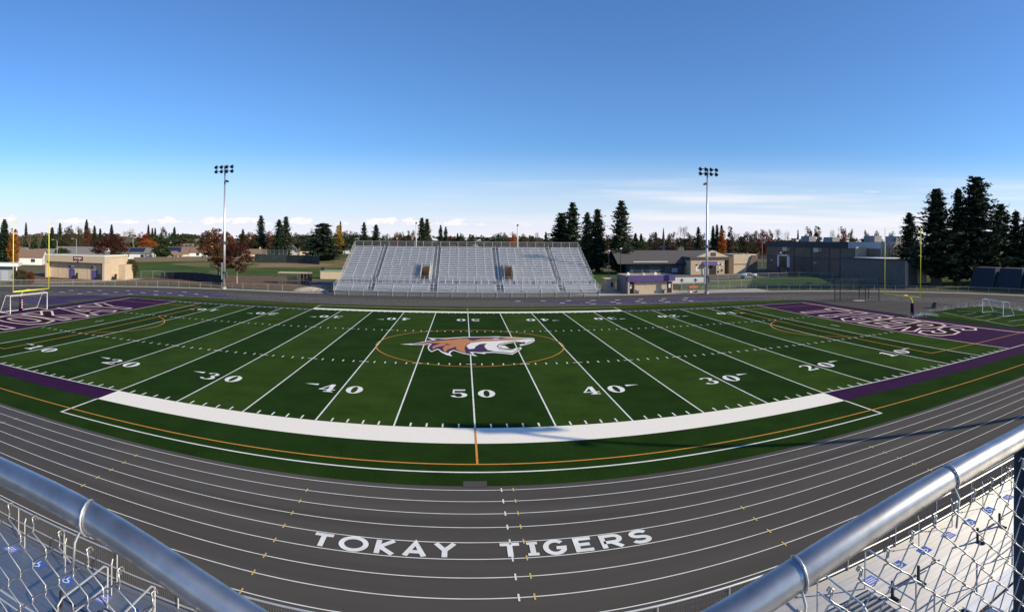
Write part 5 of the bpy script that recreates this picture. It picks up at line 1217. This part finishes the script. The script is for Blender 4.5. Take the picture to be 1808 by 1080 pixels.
TREES = [
 # px, top, half width, distance, shape, foliage, label, group, name
 (8, 388, 15, 200, 'spire_b', 'conifer', 'dark green conifer at the left edge behind the left goal upright', GC, C_),
 (24, 402, 13, 172, 'column', 'orange', 'bright orange tree beside the left goal upright', GD, D_),
 (37, 412, 13, 215, 'bare', 'twig', 'leafless brown tree just right of the orange tree at the left edge', GB, D_),
 (53, 408, 14, 230, 'bare', 'twig', 'pale leafless tree between the two left goal uprights, middle of three', GB, D_),
 (70, 409, 13, 240, 'bare', 'twig', 'leafless tree just left of the right upright of the left goal', GB, D_),
 (46, 392, 4, 420, 'spire_a', 'conifer', 'thin dark conifer spire between the left goal uprights', GC, C_),
 (92, 402, 10, 240, 'spire_b', 'green', 'mid green conical tree just right of the left goal', GC, C_),
 (106, 393, 7, 420, 'deodar', 'conifer', 'far conifer with narrow top above the white gable', GC, C_),
 (110, 436, 14, 205, 'bush', 'green', 'dark green bush on the roof line right of the left goal', GD, 'shrub'),
 (122, 397, 11, 260, 'round_a', 'olive', 'rounded dark green tree above the sign of the field house', GD, D_),
 (139, 402, 10, 280, 'round_b', 'olive', 'olive brown tree right of the rounded tree above the field house sign', GD, D_),
 (153, 388, 7, 400, 'spire_b', 'conifer', 'tallest conifer spire above the field house', GC, C_),
 (157, 404, 12, 300, 'round_b', 'rust', 'rust brown tree in front of the tallest spire above the field house', GD, D_),
 (167, 398, 6, 300, 'spire_a', 'conifer', 'pointed conifer left of the maroon round tree', GC, C_),
 (177, 403, 5, 340, 'spire_a', 'conifer', 'small conifer tip above the left side of the maroon round tree', GC, C_),
 (197, 396, 6, 380, 'spire_a', 'conifer', 'narrow conifer above the middle of the maroon round tree', GC, C_),
 (195, 416, 36, 170, 'maple', 'maroon', 'big round maroon tree directly behind the field house', GD, D_),
 (220, 405, 10, 290, 'bare', 'twig', 'bare pale branched tree behind the right side of the maroon tree', GB, D_),
 (237, 400, 12, 280, 'bare', 'pale_bark', 'white barked birch with bare branches right of the maroon tree', GB, D_),
 (254, 409, 14, 320, 'round_a', 'red', 'dark red tree behind the orange tree by the solar roofs', GD, D_),
 (261, 421, 17, 285, 'round_a', 'orange', 'bright orange gold tree above the solar roof houses', GD, D_),
 (286, 431, 15, 252, 'bush', 'green', 'dense round green shrub between the two solar roof houses', GD, 'shrub'),
 (262, 396, 4, 420, 'spire_a', 'conifer', 'tallest of the small conifer tips above the orange gold tree', GC, C_),
 (269, 402, 4, 420, 'spire_a', 'conifer', 'middle one of the small conifer tips above the orange gold tree', GC, C_),
 (274, 402, 4, 420, 'spire_a', 'conifer', 'rightmost of the small conifer tips above the orange gold tree', GC, C_),
 (289, 402, 9, 380, 'round_b', 'olive', 'pale olive tree above the round green shrub', GD, D_),
 (308, 401, 6, 400, 'spire_b', 'conifer', 'blue green conifer above the brown solar roof', GC, C_),
 (306, 414, 18, 340, 'round_a', 'green', 'dark green tree left behind the brown roofs', GD, D_),
 (328, 412, 18, 360, 'round_a', 'green', 'dark green tree right behind the brown roofs', GD, D_),
 (362, 408, 9, 330, 'round_a', 'conifer', 'blackish green tree left behind the rust maple', GD, D_),
 (350, 428, 12, 310, 'round_b', 'olive', 'olive tree in front of the distant cream house', GD, D_),
 (429, 405, 7, 330, 'spire_b', 'conifer', 'dark conifer rising right of the rust maple', GC, C_),
 (444, 409, 18, 320, 'round_a', 'rust', 'rust brown tree left of the single tall conifer', GD, D_),
 (461, 380, 11, 300, 'redwood', 'conifer', 'single tall conifer right of the left light mast', GC, C_),
 (474, 409, 14, 320, 'round_b', 'rust', 'orange brown tree between the single conifer and the conifer pair', GD, D_),
 (455, 418, 16, 300, 'round_b', 'olive', 'olive brown tree at the foot of the single tall conifer', GD, D_),
 (493, 387, 12, 290, 'redwood', 'conifer', 'left conifer of the pair behind the backstop', GC, C_),
 (505, 382, 13, 292, 'redwood_b', 'redwood', 'right and taller conifer of the pair behind the backstop', GC, C_),
 (524, 412, 12, 370, 'round_b', 'olive', 'olive tree above the bright white gable', GD, D_),
 (540, 411, 16, 300, 'round_a', 'conifer', 'dark tree at the left side of the big cedar', GD, D_),
 (549, 399, 6, 330, 'bare', 'twig', 'bare pinkish tree top left of the big cedar', GB, D_),
 (570, 393, 33, 262, 'cedar', 'cedar', 'big spreading cedar with layered branches left of the far stand', GC, C_),
 (597, 396, 11, 300, 'column', 'gold', 'golden yellow tree right of the big cedar', GD, D_),
 (601, 390, 4, 360, 'spire_a', 'conifer', 'dark conifer tip poking above the golden tree', GC, C_),
 (609, 406, 11, 310, 'round_a', 'green', 'green tree right of the golden tree', GD, D_),
 (624, 407, 13, 280, 'round_a', 'green', 'dark green tree above the left end of the far stand', GD, D_),
 (643, 392, 8, 270, 'redwood', 'conifer', 'conifer above the left part of the stand, left of the deodar', GC, C_),
 (664, 396, 13, 260, 'deodar', 'cedar', 'wide deodar above the left part of the far stand', GC, C_),
 (682, 414, 12, 340, 'round_b', 'olive', 'low olive tree right of the deodar above the stand', GD, D_),
 (701, 411, 9, 330, 'round_b', 'rust', 'brown round tree above the stand, left of the white pole', GD, D_),
 (709, 408, 6, 340, 'round_a', 'conifer', 'dark round tree between two brown trees above the stand', GD, D_),
 (722, 406, 5, 360, 'column', 'conifer', 'dark columnar tree just left of the white pole', GD, D_),
 (729, 408, 7, 340, 'round_b', 'rust', 'brown tree touching the left white pole behind the stand', GD, D_),
 (745, 384, 11, 270, 'redwood', 'conifer', 'left conifer of the tall pair right of the left white pole', GC, C_),
 (754, 386, 11, 275, 'redwood_b', 'redwood', 'right conifer of the tall pair right of the left white pole', GC, C_),
 (778, 397, 6, 300, 'redwood', 'conifer', 'left conifer of the small pair above the middle of the stand', GC, C_),
 (787, 400, 6, 300, 'redwood', 'conifer', 'right conifer of the small pair above the middle of the stand', GC, C_),
 (808, 411, 4, 360, 'spire_a', 'conifer', 'tiny pointed conifer above the middle of the stand', GC, C_),
 (815, 411, 7, 360, 'round_a', 'conifer', 'small dark round tree right of the tiny pointed conifer', GD, D_),
 (829, 413, 2.5, 420, 'spire_a', 'conifer', 'lonely thin spire on the horizon above the 50 yard line', GC, C_),
 (880, 410, 13, 320, 'round_a', 'green', 'dark green round tree left of the right white pole', GD, D_),
 (892, 412, 9, 330, 'round_b', 'olive', 'olive tree just right of the dark round tree by the white pole', GD, D_),
 (906, 411, 9, 300, 'round_b', 'orange', 'orange tree left of the right white pole', GD, D_),
 (925, 414, 9, 350, 'round_b', 'olive', 'olive gold tree right of the right white pole', GD, D_),
 (951, 407, 8, 330, 'bare', 'twig', 'bare reddish tree left of the dark conifer group', GB, D_),
 (964, 410, 6, 280, 'spire_b', 'conifer', 'small dark conifer at the left foot of the dark conifer group', GC, C_),
 (992, 376, 27, 205, 'deodar_b', 'conifer', 'broad left conifer of the dark group behind the stand', GC, C_),
 (1011, 357, 20, 200, 'redwood', 'conifer', 'tallest conifer of the dark group behind the right end of the stand', GC, C_),
 (1037, 374, 15, 190, 'redwood', 'conifer', 'narrow left conifer of the pair right of the stand', GC, C_),
 (1055, 369, 21, 185, 'redwood_b', 'conifer', 'right conifer of the pair right of the stand', GC, C_),
 (1097, 354, 22, 180, 'redwood', 'redwood', 'tall single redwood above the concession building', GC, C_),
 (1072, 415, 8, 300, 'round_b', 'rust', 'rust tree between the conifer pair and the single redwood', GD, D_),
 (1122, 412, 8, 330, 'spire_b', 'conifer', 'dark conifer right behind the single redwood', GC, C_),
 (1132, 413, 7, 340, 'spire_b', 'conifer', 'small conifer between the redwood and the dark tower', GC, C_),
 (1134, 424, 14, 240, 'round_a', 'green', 'dark green tree above the left end of the school roof', GD, D_),
 (1155, 412, 14, 330, 'round_b', 'rust', 'brown tree left of the dark tower', GD, D_),
 (1158, 409, 5, 360, 'spire_a', 'conifer', 'conifer tip over the brown tree left of the dark tower', GC, C_),
 (1188, 411, 14, 330, 'round_b', 'maroon', 'brown maroon tree right of the dark tower', GD, D_),
 (1204, 397, 12, 300, 'bare', 'twig', 'tall leafless tree left of the right light mast', GB, D_),
 (1217, 412, 14, 320, 'round_b', 'rust', 'rust brown tree below the tall leafless tree', GD, D_),
 (1233, 400, 7, 300, 'redwood', 'conifer', 'single dark conifer just left of the right light mast', GC, C_),
 (1242, 413, 10, 320, 'round_b', 'maroon', 'maroon tree directly behind the right light mast', GD, D_),
 (1259, 398, 6, 290, 'spire_a', 'conifer', 'leftmost of the dark conifer spires right of the right mast', GC, C_),
 (1266, 396, 6, 290, 'spire_a', 'conifer', 'second dark conifer spire right of the right mast', GC, C_),
 (1274, 397, 6, 290, 'spire_a', 'conifer', 'third dark conifer spire right of the right mast', GC, C_),
 (1275, 404, 10, 250, 'column', 'orange', 'orange columnar tree right of the right light mast', GD, D_),
 (1290, 398, 8, 280, 'column', 'maroon', 'tall dusky red tree right of the orange columnar tree', GD, D_),
 (1303, 409, 10, 320, 'bare', 'twig', 'bare brown tree right of the dusky red tree', GB, D_),
 (1318, 411, 14, 330, 'round_b', 'maroon', 'brown maroon tree above the weight room', GD, D_),
 (1333, 409, 12, 310, 'round_b', 'rust', 'brown tree left of the bright red tree', GD, D_),
 (1348, 404, 12, 270, 'round_a', 'red', 'bright red tree left of the gymnasium roof', GD, D_),
 (1360, 407, 7, 300, 'round_b', 'maroon', 'dark red tree at the left corner of the gymnasium roof', GD, D_),
 (1375, 402, 11, 300, 'bare', 'twig', 'bare grey tree left above the gymnasium roof', GB, D_),
 (1391, 404, 10, 310, 'bare', 'twig', 'second bare grey tree above the gymnasium roof', GB, D_),
 (1409, 405, 3, 330, 'spire_a', 'conifer', 'thin conifer tip above the gymnasium roof', GC, C_),
 (1427, 402, 10, 280, 'round_b', 'maroon', 'dark brown tree above the middle of the gymnasium roof', GD, D_),
 (1443, 398, 10, 280, 'column', 'olive', 'tan brown tree above the middle of the gymnasium roof', GD, D_),
 (1473, 402, 10, 280, 'bare', 'twig', 'bare brown tree left of the red orange tree over the gymnasium', GB, D_),
 (1487, 402, 11, 270, 'round_b', 'red', 'red orange tree above the right half of the gymnasium roof', GD, D_),
 (1503, 406, 8, 290, 'round_b', 'rust', 'rust tree right of the red orange tree over the gymnasium', GD, D_),
 (1547, 409, 9, 290, 'round_b', 'maroon', 'maroon tree between the rooftop units of the gymnasium', GD, D_),
 (1529, 408, 8, 300, 'round_b', 'olive', 'olive tree behind the rooftop units of the gymnasium', GD, D_),
 (1575, 410, 9, 290, 'round_b', 'maroon', 'dark maroon tree above the right end of the gymnasium', GD, D_),
 (1606, 375, 24, 158, 'deodar', 'conifer', 'leftmost and shortest big conifer right of the gymnasium', GC, C_),
 (1654, 334, 46, None, 'deodar_c', 'conifer', 'big dark conifer with wide lower limbs behind the right goal post', GC, C_),
 (1692, 332, 27, 142, 'deodar', 'conifer', 'slim conifer with drooping top left of the tallest conifer', GC, C_),
 (1724, 312, 47, 146, 'deodar_b', 'cedar', 'tallest conifer of the group at the right', GC, C_),
 (1767, 360, 28, 152, 'redwood', 'conifer', 'conifer just right of the tallest conifer', GC, C_),
 (1794, 372, 20, 153, 'redwood_b', 'conifer', 'conifer second from the right edge behind the dark bays', GC, C_),
 (1813, 378, 18, 154, 'redwood', 'conifer', 'conifer cut off by the right edge of the view', GC, C_),
]
for px, top, hw, r, shp, m, lab, grp, nm in TREES:
    if px > 1150 and m in ('maroon', 'rust'): m = 'dusty'
    if px > 1590: hw *= 1.12
    tree(px, top, hw, r, shp, m, lab, grp, base=503 if r is None else None, name=nm)
tree(386, 404, 37, None, 'maple', 'rust', 'large rust brown maple left behind the left light mast', GD, base=498, name=D_)
tree(419, 430, 31, None, 'maple', 'maroon', 'dark red maple with pale trunk right of the left light mast', GD, bark='pale_bark', base=500, name=D_)
tree(36, 474, 12, 122, 'bush', 'olive', 'green brown bush between the white roofed shed and the field house', GD, name='shrub')
tree(54, 478, 7, 121, 'bush', 'rust', 'reddish bush beside the left wall of the field house', GD, name='shrub')
tree(234, 456, 9, 142, 'bush', 'olive', 'yellow green bush behind the right end of the field house', GD, name='shrub')
tree(478, 447, 14, 300, 'bush', 'olive', 'olive bush row behind the backstop', GD, name='shrub')

# far wood on the horizon: one mass of small crowns
def far_wood():
    g = np.random.default_rng(99); V = []; I = []
    small = [conifer_cards(30, 1.5, .8, 12, .1, .4, s=.5, per=5, steps=3, k=1), round_cards(31, 22, 14, .62, 3.9, .3, .4), round_cards(32, 22, 14, .62, 4.4, .2, .4), round_cards(33, 22, 12, .6, 3.4, .3, .45, taper=.4)]
    for i in range(560):
        a = math.radians(g.uniform(-62, 70)); r = g.choice([360, 430, 520, 640]) * g.uniform(.92, 1.08)
        k = g.choice([0, 1, 2, 3], p=[.10, .34, .32, .24]); h = g.uniform(9.5, 14.0) * (.9 if k == 0 else 1) + (r - 360) * .004; wd = h * (g.uniform(.16, .24) if k == 0 else g.uniform(.40, .62))
        R0 = (1.5, 3.9, 4.4, 3.4)[k]; v = small[k].copy(); t = g.uniform(0, 6.28); c, s_ = math.cos(t), math.sin(t)
        v = np.stack([v[:, 0] * c - v[:, 1] * s_, v[:, 0] * s_ + v[:, 1] * c, v[:, 2]], 1) * np.array([wd / R0, wd / R0, h / 10])
        v += np.array([CAM[0] + r * math.sin(a), CAM[1] + r * math.cos(a), 0]); V.append(v)
        mi = 0 if k == 0 else int(g.choice([1, 2, 3, 4], p=[.36, .32, .10, .22])); I.append(np.full(len(v) // 4, mi))
    me = cards_mesh('wood', np.concatenate(V), [M['conifer'], M['green'], M['olive'], M['rust'], M['dusty']], np.concatenate(I))
    o = bpy.data.objects.new('wood', me); COL.objects.link(o); tag(o, 'mixed dark and brown tree belt along the whole horizon', 'wood', kind='stuff')
far_wood()
# ------------------------------------------------------------------ light masts, goals, poles
def mast(x, y, label, h=25.2):
    o = empty('light_mast', (x, y, 0), 0, label, 'floodlight mast', 'floodlight masts around the field')
    b = MB(); b.tube([(0, 0, 0), (0, 0, 8), (0, 0, h)], [.29, .25, .15], 14); b.build('pole', M['galv'], o, smooth=True)
    b = MB(); b.tube([(0, 0, 0), (0, 0, .45)], .45, 14); b.build('footing', M['concrete'], o)
    for z in (h - .25, h - 1.15):
        b = MB(); b.box(-2.05, 2.05, -.06, .06, z - .06, z + .06); arm = b.build('crossarm', M['dark_steel'], o)
        for i in range(4):
            xx = -1.75 + i * 1.17; b = MB()
            b.tube([(xx, -.15 if y > 20 else .15, z + .28), (xx, -.45 if y > 20 else .45, z - .05), (xx, -.62 if y > 20 else .62, z - .24)], [.12, .30, .36], 12); b.tube([(xx, 0, z), (xx, -.2 if y > 20 else .2, z + .2)], .06, 6)
            b.build('floodlight', M['black'], arm)
    b = MB(); b.bar((0, 0, 22.1), (.75 if x < 0 else -.75, -.35, 22.1), .08); b.add([((.45 if x < 0 else -.45) + i * .5 * (1 if x < 0 else -1), -.55 + j * .5, 21.75 + k * (.5 - .25 * i)) for k in (0, 1) for j in (0, 1) for i in (0, 1)], [(0, 2, 3, 1), (4, 5, 7, 6), (0, 1, 5, 4), (1, 3, 7, 5), (3, 2, 6, 7), (2, 0, 4, 6)])
    b.build('speaker', M['black'], o)
    b = MB(); b.tube([(0, 0, 9.2), (0, 0, 9.75)], .46, 12); b.bar((-1.0, 0, 9.9), (1.0, 0, 9.9), .06); b.box(-.85, .85, -.35, -.2, 9.3, 9.6); b.build('service_ring', M['dark_steel'], o)
    b = MB(); b.box(-.55, -.33, -.22, .22, 2.0, 5.4); b.build('ballast_box', M['hvac'], o)
    b = MB(); b.box(.33, .62, -.25, .25, 2.2, 3.5); b.build('control_box', M['dark_steel'], o)
    b = MB(); b.tube([(0, 0, 3.2), (0, 0, 3.55)], .34, 12); b.build('band', M['black'], o)
    return o
mast(-48.0, 72.6, 'tall floodlight mast with eight lamps left of the far stand')
mast(46.6, 70.4, 'tall floodlight mast with eight lamps right of the far stand')
mast(46.6, -21.7, 'floodlight mast beside the near stand whose shadow crosses the track')

def football_goal(s, label):
    o = empty('goal_post', (s * 57.0, YC, 0), 0, label, 'goal post', 'football goal posts'); d = -s * 2.1; hw = 3.55
    b = MB(); b.tube([(0, 0, 0), (0, 0, 1.9), (d * .06, 0, 2.4), (d * .3, 0, 2.85), (d * .65, 0, 3.05), (d, 0, 3.05)], .085, 10); b.build('gooseneck', M['yellow'], o, smooth=True)
    b = MB(); b.tube([(d, -hw, 3.05), (d, hw, 3.05)], .09, 10); b.build('crossbar', M['yellow'], o, smooth=True)
    for y in (-hw, hw):
        b = MB(); b.tube([(d, y, 3.0), (d, y, 12.6)], .062 if s < 0 else .05, 10); u = b.build('upright', M['yellow'], o, smooth=True)
        b = MB(); b.quad((d, y, 12.55), (d + .5, y + .15, 12.35), (d + .52, y + .15, 12.2), (d, y, 12.42)); b.build('wind_ribbon', M['yellow'], u)
    b = MB(); b.tube([(0, 0, .05), (0, 0, 1.85)], .26, 12); pd = b.build('pad', M['purple_turf'], o, smooth=True)
    b = MB()
    if s < 0:
        for z in (.4, .75, 1.1, 1.45): b.box(.2, .275, -.10, .10, z, z + .2)
        b.build('pad_lettering', M['pink_turf'], pd)
football_goal(-1, 'yellow goal post with purple pad behind the left end zone')
football_goal(1, 'yellow goal post with purple pad behind the right end zone')

def soccer_goal(x, y, rz, label, wd=7.32, h=2.44, dp=2.0, mat_='white_paint'):
    o = empty('soccer_goal', (x, y, 0), rz, label, 'soccer goal', 'white soccer goals')   # mouth along local y, depth to +x
    b = MB(); b.tube([(0, -wd / 2, .03), (0, -wd / 2, h), (0, wd / 2, h), (0, wd / 2, .03)], .065, 8); b.build('goal_frame', M[mat_], o)
    for q in (-1, 1):
        y_ = q * wd / 2; b = MB(); b.tube([(0, y_, h), (.9, y_, h), (dp, y_, .06), (0, y_, .05)], .04, 6); b.build('side_support', M[mat_], o)
    b = MB(); b.tube([(dp, -wd / 2, .06), (dp, wd / 2, .06)], .04, 6); b.tube([(.9, -wd / 2, h), (.9, wd / 2, h)], .025, 6); b.build('back_bar', M[mat_], o)
    b = MB(); n = 26
    for i in range(n + 1):
        t = -wd / 2 + wd * i / n; b.tube([(0, t, h), (.9, t, h - .05), (dp, t, .06)], .006, 3, cap=False)
    for z in (.4, .8, 1.2, 1.6, 2.0): xx = dp - (dp - .9) * z / h; b.tube([(xx, -wd / 2, z), (xx, wd / 2, z)], .006, 3, cap=False)
    b.build('net', M['hvac'], o); return o
soccer_goal(-55.3, YC, PI, 'white soccer goal in front of the left goal post')
soccer_goal(65.8, 16.6, -.35, 'small white soccer goal on the throwing lawn at the right edge', 5.4, 2.1, 2.0)

# discus cage
dc = empty('throwing_cage', (63.8, 45.5, 0), 0, 'black post throwing cage with thin net behind the right end zone', 'cage')
pts = [(-3.3, 1.3), (-1.3, 2.3), (3.5, 2.6), (.5, -2.6), (3.0, -3.4), (4.6, 1.2)]
for x, y in pts:
    b = MB(); b.tube([(x, y, 0), (x, y, 3.9), (x - .25, y - .1, 4.3)], .085, 6); b.build('post', M['black'], dc)
b = MB(); loop = [pts[3], pts[0], pts[1], pts[2], pts[5], pts[4]]
for p, q in zip(loop, loop[1:]): b.quad((p[0], p[1], .1), (q[0], q[1], .1), (q[0], q[1], 3.8), (p[0], p[1], 3.8))
b.build('net', meshmat('thin_black_net', (.03, .03, .035), .14, .8, 0), dc)
b = MB(); b.poly([(1.2 + 1.25 * math.cos(i * PI / 12), -.2 + 1.25 * math.sin(i * PI / 12)) for i in range(24)], .01); b.build('throwing_circle', M['concrete'], dc)
bx = empty('practice_box', (66.9, 28.9, 0), .5, 'black box lying on the track behind the right goal post', 'box')
b = MB(); b.box(-.7, .7, -.35, .35, 0, .55); b.box(-.1, .6, -.3, .3, .551, .85); b.build('box_body', M['black'], bx)
# tower and slender poles
p = AT(1171, 470, 205); tw = empty('tower', (p.x, p.y, 0), 0, 'slender dark tapering tower behind the school building', 'tower')
b = MB(); b.tube([(0, 0, 0), (0, 0, 9.8), (0, 0, 10.0), (0, 0, 15.0)], [.30, .30, .62, .14], 10); b.build('shaft', M['black'], tw)
b = MB(); b.tube([(0, 0, 15), (0, 0, 15.6)], .05, 6); b.build('tip', M['galv'], tw)
for px, top, r, lab in ((735, 392, 150, 'slender white pole with dark lamp above the left part of the stand'), (914, 396, 150, 'slender white pole with dark lamp above the right part of the stand')):
    q = AT(px, top, r); o = empty('lamp_pole', (q.x, q.y, 0), 0, lab, 'lamp pole', 'white poles behind the far stand')
    b = MB(); b.tube([(0, 0, 0), (0, 0, q.z - .4)], [.16, .12], 8); b.build('pole', M['white_paint'], o)
    b = MB(); b.tube([(0, 0, q.z - .42), (0, 0, q.z)], .24, 8); b.build('lamp', M['black'], o)
for px, top, r, lab in ((101, 423, 170, 'grey street lamp with arm right of the left goal'), (135, 421, 190, 'pale street lamp behind the roofs above the field house sign'), (1346, 416, 230, 'street lamp in front of the bright red tree')):
    q = AT(px, top, r); o = empty('street_lamp', (q.x, q.y, 0), 0, lab, 'street lamp', 'street lamps among the houses')
    b = MB(); b.tube([(0, 0, 0), (0, 0, q.z - .5), (-.3, 0, q.z - .1), (-1.6, 0, q.z)], [.1, .07, .06, .05], 6); b.build('post', M['galv_dull'], o)
    b = MB(); b.box(-2.2, -1.5, -.14, .14, q.z - .08, q.z + .06); b.build('lamp_head', M['white_paint'], o)
q = AT(1096, 478, 128)
for px, y_, top, lab in ((1096, 480, 440, 'thin dark pole with lamp beside the concession building'), (1075, 480, 444, 'thin dark pole with lamp right of the far stand'), (1378, 480, 447, 'dark yard lamp at the left end of the gymnasium')):
    q = AT(px, top, 150 if px > 1300 else 125); o = empty('yard_lamp', (q.x, q.y, 0), 0, lab, 'lamp', 'dark yard lamps')
    b = MB(); b.tube([(0, 0, 0), (0, 0, q.z)], .06, 6); b.build('post', M['black'], o); b = MB(); b.sphere((0, 0, q.z + .15), .3, 8, 5, .6); b.build('lamp_head', M['white_paint'], o)

# lawn sprinklers: jets and drifting drops
rim = [near(*q) for q in ((1640, 541.5), (1665, 539.5), (1690, 535.5), (1720, 533), (1745, 533), (1775, 535.5), (1808, 540.5), (1840, 546))]
sp_pts = [rim[0], rim[2], rim[3], rim[4], rim[5], near(1655, 552)]
for i, (x, y) in enumerate(sp_pts):
    o = empty('sprinkler', (x, y, 0), 0, ('low sprinkler head nearest the right goal post', 'low sprinkler head second from the goal post', 'low sprinkler head at the top of the lawn arc', 'low sprinkler head left of the small soccer goal', 'low sprinkler head at the right edge of the lawn', 'low sprinkler head in the middle of the wet lawn')[i], 'sprinkler', 'sprinklers along the throwing lawn')
    b = MB(); b.tube([(0, 0, 0), (0, 0, .12)], .05, 8); b.build('riser', M['black'], o); b = MB(); b.tube([(0, 0, .121), (0, 0, .2)], .035, 8); b.build('nozzle', M['galv'], o)
def spray():
    g = np.random.default_rng(4); C_ = []
    R_ = [np.array(q) for q in rim]
    for k in range(5200):
        f_ = g.uniform(0, len(R_) - 1.001); i = int(f_); q = R_[i] + (R_[i + 1] - R_[i]) * (f_ - i)
        if g.uniform() < .35 + .65 * math.sin(f_ * 9.5) * math.sin(f_ * 4.1): C_.append(np.array([[q[0] + g.normal(0, .35), q[1] + g.normal(0, .35), abs(g.normal(0, .30))]]))
    x, y = near(1655, 552)                       # one low drifting fan in the middle
    for k in range(900): t = g.uniform(0, 1); C_.append(np.array([[x - 3.5 * t + g.normal(0, .2 + .6 * t), y + 1.5 * t + g.normal(0, .2 + .6 * t), .2 + 1.4 * t * (1 - t) + abs(g.normal(0, .15))]]))
    V = cards(np.concatenate(C_), .030, g, 0, .8); me = cards_mesh('water_spray', V, [mat('water_drops', (.85, .88, .9), .3, var=.02)])
    o = bpy.data.objects.new('water_spray', me); COL.objects.link(o); tag(o, 'white sprinkler spray along the rim of the throwing lawn', 'spray', kind='stuff')
spray()
